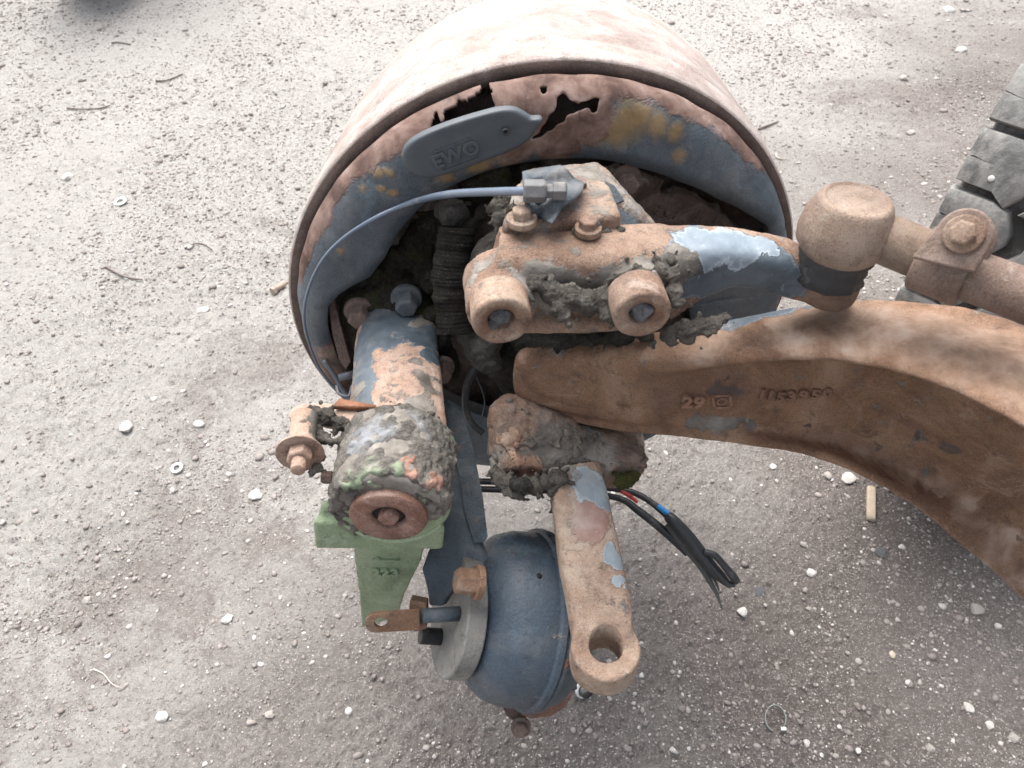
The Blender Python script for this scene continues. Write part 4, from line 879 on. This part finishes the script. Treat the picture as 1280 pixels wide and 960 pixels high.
def on_ch(px, py):      # hit point on the chamber surface
    r = ray(px, py).normalized(); o_ = CAM
    for i in range(6000):
        p = o_ + r*(.42+.0001*i); v = p-cc_; t = v.dot(CA); rad = (v - CA*t).length
        R0 = float(np.interp(t, [-.048, -.042, -.032, -.018, .001], [.056, .0635, .0685, .0708, .0718]))
        if -.047 < t < .004 and rad <= R0: return p, (v-CA*t).normalized()
p_, n_ = on_ch(674, 720) or (P(674, 720, .55), -F_)
bm = bmesh.new(); add_lathe(bm, p_ - n_*.0003, n_, [(-.001, .0024), (.0006, .0024)], 20); bm2('drain_hole_dark', bm, plain('hole_black', (.008, .008, .008), .9), ch)  # no bore here: black disc paints the dark of the hole
# flange plate with thick rim
M_fl = metal('flange_metal', [(.3, (.11, .11, .108)), (.5, (.19, .185, .175)), (.7, (.30, .285, .26))], [(BLUE, .0, BL([(575, 810, .55, 50), (560, 790, .56, 50), (610, 750, .54, 24)]), .5, .55), (RUST_RED, -.6, BL([(607, 820, .54, 12), (600, 785, .54, 14), (560, 770, .56, 12), (600, 700, .55, 10), (545, 810, .56, 8), (595, 765, .55, 12)]), .25, .85), (RUST_BRN, -.08, [], .15, .85)], dust=.3, grit=.7, rough=.55)
fc = cc_ - CA*.0665; fa, fb, _ = frame(CA, U_)
def on_fl(px, py):
    rr0 = ray(px, py); return CAM + rr0*((fc-CAM).dot(CA)/rr0.dot(CA))
bm = bmesh.new(); fr = px2m(85, .635); q = []
for k in range(64):
    a = 2*math.pi*k/64; rr_ = fr*(1 + .06*math.cos(2*a+.3) - .10*max(0, math.cos(a-2.4))**3)
    q.append(fc + fa*math.cos(a)*rr_*.92 + fb*math.sin(a)*rr_)
add_plate(bm, q, CA*.0165); tb = bm2('mounting_flange', bm, M_fl, AX, ang=40); bevel(tb, .0015, 2)
# nuts, stud, push rod, clevis on the flange
np_ = on_fl(598, 728); hexbolt('flange_nut', np_, -CA, .0104, .015, metal('nut_rust', RUST_BRN, [(GRIME, -.02, [], .2, .9)], dust=.3), tb, 1.25, .003, .2)
s0 = on_fl(551, 796)
bm = bmesh.new(); n_ = 9; e_ = s0 - CA*.018
add_tube(bm, [(s0.lerp(e_, i/(n_*2)), .0066+(.0007 if i % 2 else 0)) for i in range(n_*2+1)], 22, 1); bm2('threaded_stud', bm, plain('black_thread', (.02, .02, .022), .45, .3), tb)
r0_ = on_fl(574, 767); zr = (r0_-CAM).dot(F_); r1_ = P(527, 770, zr-.012)
bm = bmesh.new(); add_tube(bm, [(r0_, .0058), (r1_, .0056)], 22, 2); pr_ = bm2('push_rod', bm, M_brk, AX)
zc = P(495, 778, .562)
cd_ = (P(533, 776, zr-.012)-P(470, 780, zr-.016)).normalized(); nrm_ = Vector((0, -.85, .5)); nrm_ = (nrm_-cd_*nrm_.dot(cd_)).normalized(); vv = nrm_.cross(cd_)
def clev(name, c, L1, h, t, hole=True):
    bm = bmesh.new(); q = [c + cd_*L1 + vv*h, c + cd_*L1 - vv*h]
    for k in range(13):
        a = -math.pi/2 - math.pi*k/12; q.append(c - cd_*L1 + cd_*math.cos(a)*h + vv*math.sin(a)*h)
    add_plate(bm, q, -nrm_*t); o = bm2(name, bm, metal('clevis_rust', RUST_BRN, [(BLUE, -.5, BL([(515, 777, .56, 22)]), .2, .5)], dust=.4), pr_, smooth=False)
    tb_ = bmesh.new(); add_lathe(tb_, c - cd_*(L1-.004) + nrm_*.02, -nrm_, [(0, .0050), (.05, .0050)], 24); t_ = cutter(o, tb_); bake(o, [t_]); o.data.polygons.foreach_set('use_smooth', [False]*len(o.data.polygons)); bevel(o, .001, 2); return o
clev('clevis', P(497, 778, zr-.019), .0165, .0078, .005)
px_plate('clevis_block', [(512, 750), (533, 754), (533, 786), (520, 790), (510, 786)], zr-.010, F_*.016, metal('block_dirt', RUST_BRN, [(MUD, 0, [], .3, .9)]), pr_, .001)
# remains hanging below the chamber
px_plate('hanging_bracket', [(700, 700), (712, 800), (722, 862), (705, 868), (692, 852), (678, 858), (672, 800), (680, 720)], .672, (F_*.006), chb.data.materials[0], chb, .001)
px_plate('rust_plate', [(694, 850), (712, 852), (716, 868), (708, 884), (688, 896), (664, 899), (652, 894), (648, 884), (664, 874), (682, 862)], .668, F_*.006, metal('red_plate', RUST_RED, dust=.25), chb, .001)
px_plate('lower_tab', [(627, 880), (640, 882), (654, 884), (658, 898), (652, 905), (642, 902), (632, 894)], .672, F_*.006, M_dark, chb, .001)
hexbolt('lower_bolt', P(651, 909, .665), -F_, .0062, .006, M_bolt, chb, 1.4, .002)
# --- brake line: thin pipe round the shield
M_pipe = plain('pipe_plastic', (.12, .15, .20), .25, 0, .25, 300, .0002)
bm = bmesh.new(); dz_ = (at_z(655, 239, capz+.019)-CAM).dot(F_)
pl = [(690, 239, dz_+.002), (655, 239, dz_), (610, 240, dz_+.03), (560, 243, dz_+.07)]
for x_, y_ in ((515, 253), (470, 272), (430, 297), (403, 325), (386, 360), (380, 395), (386, 428), (398, 458), (414, 480), (432, 497)): pl.append((x_, y_, (onD3(x_, y_, -.036)-CAM).dot(F_)))
rp = lambda d: px2m(4.4, d) 
add_tube(bm, [(P(x, y, d), .0026 if i < 4 else max(.0012, .0026-.0004*(i-3))) for i, (x, y, d) in enumerate(pl)], 14, 8, wob=.05); pipe = bm2('brake_line', bm, M_pipe, AX)
M_con = plain('connector_metal', (.12, .12, .122), .6, .1, .3, 220, .0012)
ca_, cb_ = at_z(654, 239, capz+.019), at_z(690, 239, capz+.019); ca_.z += .0; cb_.z += .0; dd_ = (cb_-ca_).normalized()
bm = bmesh.new(); add_lathe(bm, ca_, dd_, [(0, .0058), (.001, .0068), (.012, .0068), (.0135, .0055)], 6); o = bm2('pipe_connector', bm, M_con, pipe, smooth=False); bevel(o, .0008)
bm = bmesh.new(); add_lathe(bm, ca_+dd_*.013, dd_, [(0, .0045), (.004, .0045), (.004, .0058), (.011, .0058), (.012, .004)], 6, phase=.5); o = bm2('pipe_nut', bm, M_con, pipe, smooth=False); bevel(o, .0006)
# cable ties at the lower left of the shield
bm = bmesh.new(); add_tube(bm, [(P(405, 450, .69), .0018), (P(418, 470, .695), .0022), (P(432, 492, .70), .0022), (P(440, 500, .70), .002)], 10, 4); add_tube(bm, [(P(424, 472, .69), .0035), (P(446, 466, .69), .0035)], 10, 1); add_tube(bm, [(P(421, 482, .688), .0016), (P(424, 492, .685), .0016), (P(436, 495, .685), .0016), (P(440, 482, .688), .0016)], 8, 4)
bm2('cable_tie', bm, plain('tie_plastic', (.10, .11, .13), .4), AX)
bm = bmesh.new(); add_tube(bm, [(P(600, 450, .66), .003), (P(584, 480, .665), .0032), (P(582, 510, .67), .0032), (P(590, 530, .67), .0032), (P(604, 542, .67), .003)], 12, 6); add_tube(bm, [(P(595, 470, .66), .0008), (P(606, 500, .655), .0008), (P(600, 530, .65), .0008)], 6, 4)
bm2('sensor_wire', bm, plain('black_rubber', (.03, .032, .036), .5), AX)
# torn sheet strip left of the housing
px_plate('torn_strip', [(410, 378), (418, 374), (424, 400), (432, 430), (438, 452), (432, 462), (424, 450), (416, 420)], .665, F_*.004, M_flk, sh, .0005)
# ------------------------------------------------------------------ hoses hanging behind the lower boss
def G(px, py, lift=0.):
    p = at_z(px, py, 0); p.z = float(gh(p.x, p.y)) + lift; return p
M_hose = plain('hose_black', (.022, .023, .026), .42, 0, .3, 200, .0004)
HB = thing('hose_bundle', 'cut black hose bundle with a red and a blue wire dangling below the beam', 'hose', (.08, .42, .20))
HBz = {}
def tube_part(name, l, mat, parent, seg=14, n=8):
    bm = bmesh.new(); add_tube(bm, [(P(x, y, d), px2m(r, d)) for x, y, d, r in l], seg, n); return bm2(name, bm, mat, parent)
tube_part('hose', [(545, 596, .70, 4), (575, 600, .70, 4), (610, 602, .70, 4), (700, 604, .70, 4), (775, 612, .69, 4), (805, 622, .685, 4), (835, 645, .68, 4.5), (862, 668, .675, 4.5)], M_hose, HB)
tube_part('hose', [(545, 607, .70, 4), (575, 610, .70, 4), (620, 612, .70, 4), (700, 614, .70, 4), (770, 622, .69, 4), (800, 640, .685, 5), (835, 668, .68, 5.5), (860, 692, .675, 5)], M_hose, HB)
tube_part('blue_wire', [(822, 632, .677, 3.2), (831, 639, .675, 3.4), (841, 647, .672, 3.4)], plain('wire_blue', (.02, .22, .55), .4), HB)
tube_part('red_wire', [(776, 614, .68, 2.4), (787, 620, .678, 2.6), (797, 628, .676, 2)], plain('wire_red', (.45, .03, .02), .4), HB)
sl_ = tube_part('sleeve', [(834, 644, .672, 6), (842, 652, .670, 8), (860, 672, .668, 9), (878, 695, .666, 8.5), (890, 710, .665, 8), (900, 720, .664, 7), (908, 728, .664, 5)], M_hose, HB)
tube_part('sleeve_end', [(880, 690, .66, 4), (893, 694, .658, 4.5), (906, 708, .656, 4.5), (917, 722, .655, 5.5), (922, 728, .655, 4)], M_hose, sl_)
tube_part('sleeve_end', [(884, 702, .663, 4), (897, 716, .661, 4.5), (909, 729, .66, 4.5), (918, 730, .66, 4)], M_hose, sl_)
tube_part('frayed_tail', [(835, 655, .676, 5), (858, 685, .674, 5.5), (874, 705, .672, 4.5), (888, 728, .672, 3.4), (897, 745, .672, 2.2), (903, 762, .672, .8)], plain('hose_grey', (.07, .07, .07), .7, 0, .4), HB)
tube_part('frayed_tail', [(872, 700, .670, 3), (890, 720, .67, 2.2), (899, 738, .67, 1.0)], plain('hose_grey_dark', (.05, .05, .05), .7, 0, .4), HB)

# ------------------------------------------------------------------ tyres
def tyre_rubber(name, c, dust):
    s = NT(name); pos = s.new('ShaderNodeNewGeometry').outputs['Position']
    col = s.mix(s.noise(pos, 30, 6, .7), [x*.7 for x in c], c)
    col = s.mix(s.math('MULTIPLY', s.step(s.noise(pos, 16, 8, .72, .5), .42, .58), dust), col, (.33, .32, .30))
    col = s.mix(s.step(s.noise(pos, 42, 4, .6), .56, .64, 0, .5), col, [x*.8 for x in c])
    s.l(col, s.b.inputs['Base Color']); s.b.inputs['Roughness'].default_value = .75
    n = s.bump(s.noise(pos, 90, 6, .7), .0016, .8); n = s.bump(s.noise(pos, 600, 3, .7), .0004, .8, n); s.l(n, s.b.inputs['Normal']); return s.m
def tyre(label, C, psi, R, wd, phis, mat_b, mat_g, phi_off=0., blocks=True, group=None, stud=False):
    t = thing('tyre_wheel', label, 'tyre', (C.x, C.y, 0), group)
    A = Vector((math.cos(psi), math.sin(psi), 0)); Fr = Vector((math.sin(psi), -math.cos(psi), 0))
    def at(phi, tt, r): return C + A*tt + (Fr*math.cos(phi) + Z*math.sin(phi))*r
    gd = .014
    prof = [(.05, -.36*R/.42+.42-.42), ]
    prof = [(.06, R*.56), (.03, R*.60), (.012, R*.72), (.006, R*.84), (.004, R-.035), (.004, R-gd-.006), (.008, R-gd), (wd/2, R-gd+.004), (wd-.008, R-gd), (wd, R-gd-.006), (wd+.006, R-.035), (wd+.020, R*.84), (wd+.018, R*.72), (wd-.015, R*.60), (wd-.06, R*.56)]
    bm = bmesh.new(); add_lathe(bm, C, A, prof, 120, caps=False, up=Z)
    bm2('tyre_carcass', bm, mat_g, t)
    bm = bmesh.new(); add_lathe(bm, C, A, [(.07, R*.57), (.05, R*.575), (.045, R*.54), (.10, R*.50), (.13, R*.2), (.13, R*.05)], 64, caps=False)
    bm2('wheel_disc', bm, plain('wheel_steel', (.10, .095, .09), .7), t)
    if blocks:
        pitch = 2*math.pi/blocks
        # outline in (arc, across) metres; top face slightly smaller than the foot
        L = pitch*R
        shoulder = [(-.42, .0), (.42, .0), (.42, .030), (.36, .062), (.20, .078), (-.02, .070), (-.30, .076), (-.42, .060)]
        shoulder = [(-.43, .0), (-.03, .0), (.0, .024), (.02, .024), (.015, .0), (.43, .0), (.44, .042), (.36, .058), (.05, .070), (-.15, .070), (-.60, .052), (-.50, .042), (-.43, .036)]
        middle = [(-.62, .066), (-.18, .086), (.10, .088), (.34, .078), (.40, .100), (.30, .128), (-.05, .138), (-.45, .134), (-.66, .110)]
        def block(name, ol, phi, flip=1, sipe=True):
            bm = bmesh.new(); cx = sum(a for a, _ in ol)/len(ol); cy = sum(b for _, b in ol)/len(ol)
            dens_ = []
            for i, (a, b) in enumerate(ol):
                a2, b2 = ol[(i+1) % len(ol)]
                for k in range(3): dens_.append((a+(a2-a)*k/3, b+(b2-b)*k/3))
            rg = []
            for sc_, r in ((1.05, R-gd-.002), (1.0, R-.004), (.985, R-.0012), (.95, R), (.5, R+.0008)):
                rg.append([bm.verts.new(at(phi + (cx+(a-cx)*sc_)*pitch, (cy+(b-cy)*(sc_ if b > .003 or sc_ < 1 else 1)) if flip > 0 else wd-(cy+(b-cy)*sc_), r)) for a, b in dens_])
            for r0, r1 in zip(rg, rg[1:]):
                for k in range(len(dens_)): bm.faces.new((r0[k], r0[(k+1) % len(dens_)], r1[(k+1) % len(dens_)], r1[k]))
            bm.faces.new(rg[-1]); return bm2(name, bm, mat_b, t, ang=50)
        n0 = phis
        for k in range(*n0):
            ph = phi_off + k*pitch
            block('tread_block', shoulder, ph)
            block('tread_block', middle, ph)
            block('tread_block', [(a, b) for a, b in shoulder], ph, -1)
    if stud:
        bm = bmesh.new(); sp0 = at(math.radians(18.6), .030, R+.0005); add_lathe(bm, sp0, (sp0-C-A*.03).normalized(), [(-.002, .0030), (.0012, .0030), (.0018, .002)], 16); bm2('tread_stud', bm, M_pale0, t)
    return t
M_pale0 = plain('stud_metal', (.6, .6, .58), .4)
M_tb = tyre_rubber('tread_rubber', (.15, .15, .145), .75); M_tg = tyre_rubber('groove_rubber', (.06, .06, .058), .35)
tyre('worn grey truck tyre with chunky tread blocks, standing at the right behind the track rod', Vector((.72, .96, .42)), math.radians(-45), .42, .26, (-6, 6), M_tb, M_tg, phi_off=math.radians(20.5), blocks=44, stud=True)
gt = G(112, 8)
tyre('black tyre cut off by the top edge, standing on the gravel at the top left', Vector((gt.x-.15, gt.y+.36, .47)), math.radians(6), .47, .27, (-12, -4), tyre_rubber('far_rubber', (.035, .037, .042), .1), tyre_rubber('far_groove', (.02, .021, .024), .1), blocks=34)

# ------------------------------------------------------------------ stones and litter on the ground
def stone_mat(name, c):
    s = NT(name); pos = s.new('ShaderNodeNewGeometry').outputs['Position']
    s.l(s.mix(s.noise(pos, 120, 6, .7), [x*.72 for x in c], c), s.b.inputs['Base Color']); s.b.inputs['Roughness'].default_value = .85
    s.l(s.bump(s.noise(pos, 300, 5, .7), .0015), s.b.inputs['Normal']); return s.m
M_pale = stone_mat('pale_stone', (.60, .57, .53)); M_gst = stone_mat('grey_stone', (.38, .35, .32)); M_tan = stone_mat('tan_stone', (.58, .50, .40)); M_dst = stone_mat('dark_stone', (.10, .10, .105))
def stone(px, py, w, label, mat=M_pale, h=.6, asp=1., group='larger stones on the dirt'):
    p = G(px, py); d = (p-CAM).dot(F_); r = px2m(w/2, d); bm = bmesh.new()
    bmesh.ops.create_icosphere(bm, subdivisions=2, radius=1)
    sd_ = Vector((px*.37, py*.21, 0)); rot = Matrix.Rotation(random.random()*6.28, 3, 'Z')
    pl_ = [Vector((random.gauss(0, 1), random.gauss(0, 1), random.gauss(0, .6))).normalized() for _ in range(7)]
    for v in bm.verts:
        n = v.co.copy()
        for q in pl_:
            e = n.dot(q)-.72
            if e > 0: n -= q*e
        n *= 1+.18*mnoise.noise(n*1.7+sd_); n = rot @ Vector((n.x*1.1, n.y*asp, n.z*h)); v.co = n*r + Vector((0, 0, r*h*.35))
    o = bm2('stone', bm, mat, None, smooth=False); o.location = p
    return tag(o, label, 'stone', group)
for a in [
    (284, 775, 15, 'white angular stone at the lower left, below and right of the dark-edged clod', M_pale), (205, 897, 17, 'flat white stone near the bottom left corner, largest of the pale ones there', M_pale),
    (320, 620, 18, 'round pale stone left of the green slack adjuster'), (250, 533, 14, 'pale four-cornered chip left of the rusty lever plate'), (160, 537, 18, 'flat whitish stone on its own in the left part of the yard'), 
    (254, 390, 16, 'pale flake lying left of the brake drum'), (108, 750, 12, 'rounded grey stone with a soil hollow beside it, far lower left', M_gst), (338, 894, 13, 'round grey pebble below the pale ones at the bottom left', M_gst),
    (926, 768, 14, 'white chip right below the frayed hose end', M_pale), (1014, 717, 13, 'round pale stone with a small white crumb on top, right of the hose end', M_pale), (1220, 763, 18, 'biggest grey stone under the beam at the far right', M_gst),
    (1247, 784, 9, 'small white pebble right of the biggest grey stone'), (1211, 885, 14, 'white angular stone right of centre near the bottom edge'), (1238, 906, 11, 'white oblong pebble between two stones at the bottom right'),
    (1267, 923, 15, 'round grey stone in the bottom right corner', M_gst), (1134, 854, 9, 'small square white chip on bare dirt, lower right'), (1113, 821, 10, 'tan pebble above the square white chip', M_tan),
    (1061, 598, 18, 'pale stone just left of the wooden peg', M_pale), (1035, 592, 12, 'dull grey stone right under the beam edge', M_gst), (968, 581, 10, 'small white stone close under the forged number of the beam'),
    (1162, 936, 12, 'buried pale grey stone at the bottom, under the hose clip side', M_gst), (1070, 941, 8, 'tiny white cube-like stone on the bottom edge'), (1042, 948, 9, 'thin pale stone at the bottom edge right of the clip', M_gst),
    (1200, 67, 13, 'white stone by the top edge left of the tyre'), (1184, 17, 14, 'pale stone in the top right of the yard'), (1128, 101, 12, 'grey stone in the churned dirt at the top right', M_gst), (1137, 171, 11, 'round stone between the churned dirt and the ball joint', M_gst),
    (85, 223, 14, 'pale double stone on the left, above the flat washer'), (175, 272, 9, 'grey stone right below the pale flat washer', M_gst), (217, 128, 8, 'small stone between the thin twigs at the top left', M_gst), (1100, 693, 17, 'dark grey flake of rubber under the beam', M_dst, .22), (949, 739, 16, 'flat dark patch-like flake right of the hose end', M_dst, .15)]:
    stone(*a)
M_twig = plain('twig_brown', (.16, .13, .115), .85)
def twig(l, r, label, mat=M_twig, cat='twig', name='twig'):
    bm = bmesh.new(); pts = [G(x, y, .0035) for x, y in l]; c = pts[0].copy()
    add_tube(bm, [(p-c, r*(1-.5*i/len(pts))) for i, p in enumerate(pts)], 8, 6); o = bm2(name, bm, mat); o.location = c; return tag(o, label, cat)
twig([(134, 337), (150, 347), (163, 351), (179, 352)], .0022, 'curved dark twig on the left part of the yard')
twig([(195, 102), (210, 101), (229, 93)], .0025, 'straight thin twig at the upper left')
twig([(84, 136), (105, 138), (125, 137), (139, 133)], .0022, 'long bowed twig near the upper left corner')
twig([(140, 56), (150, 55), (164, 58)], .0025, 'short twig below the black tyre at the top left')
twig([(232, 314), (245, 308), (256, 308), (266, 315)], .0018, 'bent thin stalk left of the brake drum')
twig([(948, 162), (960, 158), (972, 154)], .0028, 'dark twig right beside the brake drum')
twig([(970, 192), (972, 197), (985, 199)], .0016, 'pale straw forked near the right side of the drum', plain('straw', (.5, .45, .38)), 'straw', 'straw')
twig([(117, 837), (130, 843), (140, 855), (150, 861)], .0007, 'pale curled root fibre at the lower left', plain('root_fibre', (.55, .5, .44)), 'root', 'root_fibre')
def washer(px, py, r, label, mat):
    bm = bmesh.new(); add_lathe(bm, Vector((0, 0, 0)), Z, [(0, r), (.0018, r), (.0022, r*.9), (.0018, r*.5), (0, r*.5), (0, r)], 28, caps=False); o = bm2('washer', bm, mat); o.location = G(px, py, .002); o.rotation_euler = (.12, -.1, 0)
    return tag(o, label, 'washer')
M_w = plain('washer_metal', (.58, .56, .53), .5, .2)
washer(152, 256, .0145, 'pale flat washer lying on the left part of the yard', M_w); washer(222, 587, .0095, 'small round washer left of the rusty pin', M_w)
# hose clip
c = G(966, 903, .006); bm = bmesh.new(); n_ = 40; ring0 = []
for i in range(n_+1):
    a = -1.0 + 5.3*i/n_; rr_ = .0125*(1+.06*math.sin(a*2)); p = Vector((math.cos(a)*rr_, math.sin(a)*rr_*1.15, .004*math.sin(a)))
    ring0.append([bm.verts.new(p+Vector((0, 0, -.0025))), bm.verts.new(p+Vector((0, 0, .0025)))])
for q0, q1 in zip(ring0, ring0[1:]): bm.faces.new((q0[0], q1[0], q1[1], q0[1]))
o = bm2('clip_band', bm, plain('clip_steel', (.36, .36, .34), .4, .5), None); o.modifiers.new('sheet', 'SOLIDIFY').thickness = .0007
HC = thing('hose_clip', 'open ring-shaped hose clip lying on the dirt near the bottom right', 'hose clip', c); o.parent = HC
bm = bmesh.new(); add_box(bm, Vector((.0065, -.0125, 0)), X*.0035, Y*.0025, Z*.003); q = bm2('clip_screw', bm, plain('clip_screw_steel', (.4, .4, .38), .4, .5), None, smooth=False); bevel(q, .0008); q.parent = HC
# wooden peg and bolt and chrome fitting
a_, b_ = G(1088, 611, .006), G(1087, 652, .006); bm = bmesh.new(); mid = (a_+b_)/2; dd_ = (b_-a_)
add_loft(bm, [(dd_*-.5, .0058, .004), (dd_*-.1, .0062, .0042), (dd_*.5, .0060, .004)], e=5, n=3); o = bm2('wooden_peg', bm, plain('peg_wood', (.42, .34, .26), .8)); o.location = mid
tag(o, 'short weathered wooden peg lying under the axle beam', 'wood')
a_, b_ = G(341, 367, .009), G(357, 356, .009); dd_ = (b_-a_); bo = thing('loose_bolt', 'small rusty bolt lying on the dirt left of the drum edge', 'bolt', a_)
M_lb = plain('bolt_dull', (.36, .28, .23), .8)
bm = bmesh.new(); add_lathe(bm, Vector(), dd_, [(0, .0085), (.006, .0085)], 6); q = bm2('bolt_head', bm, M_lb, smooth=False); q.parent = bo
bm = bmesh.new(); add_lathe(bm, Vector(), dd_, [(.006, .0055), (dd_.length, .0052)], 16); q = bm2('bolt_shank', bm, M_lb); q.parent = bo
c = G(732, 869, .012); ft = thing('pipe_fitting', 'shiny small fitting with a white ring lying below the lever eye', 'fitting', c); dd_ = Vector((.5, -.75, .45)).normalized()
bm = bmesh.new(); add_lathe(bm, Vector(), dd_, [(-.010, .0095), (.002, .0095), (.004, .0085)], 28); q = bm2('fitting_body', bm, plain('fitting_steel', (.22, .22, .21), .25, .9)); q.parent = ft
bm = bmesh.new(); add_lathe(bm, Vector(), dd_, [(-.006, .0125), (-.002, .0125), (-.002, .0100), (-.006, .0100), (-.006, .0125)], 32, caps=False); q = bm2('fitting_ring', bm, plain('fitting_white', (.82, .82, .80), .4)); q.parent = ft
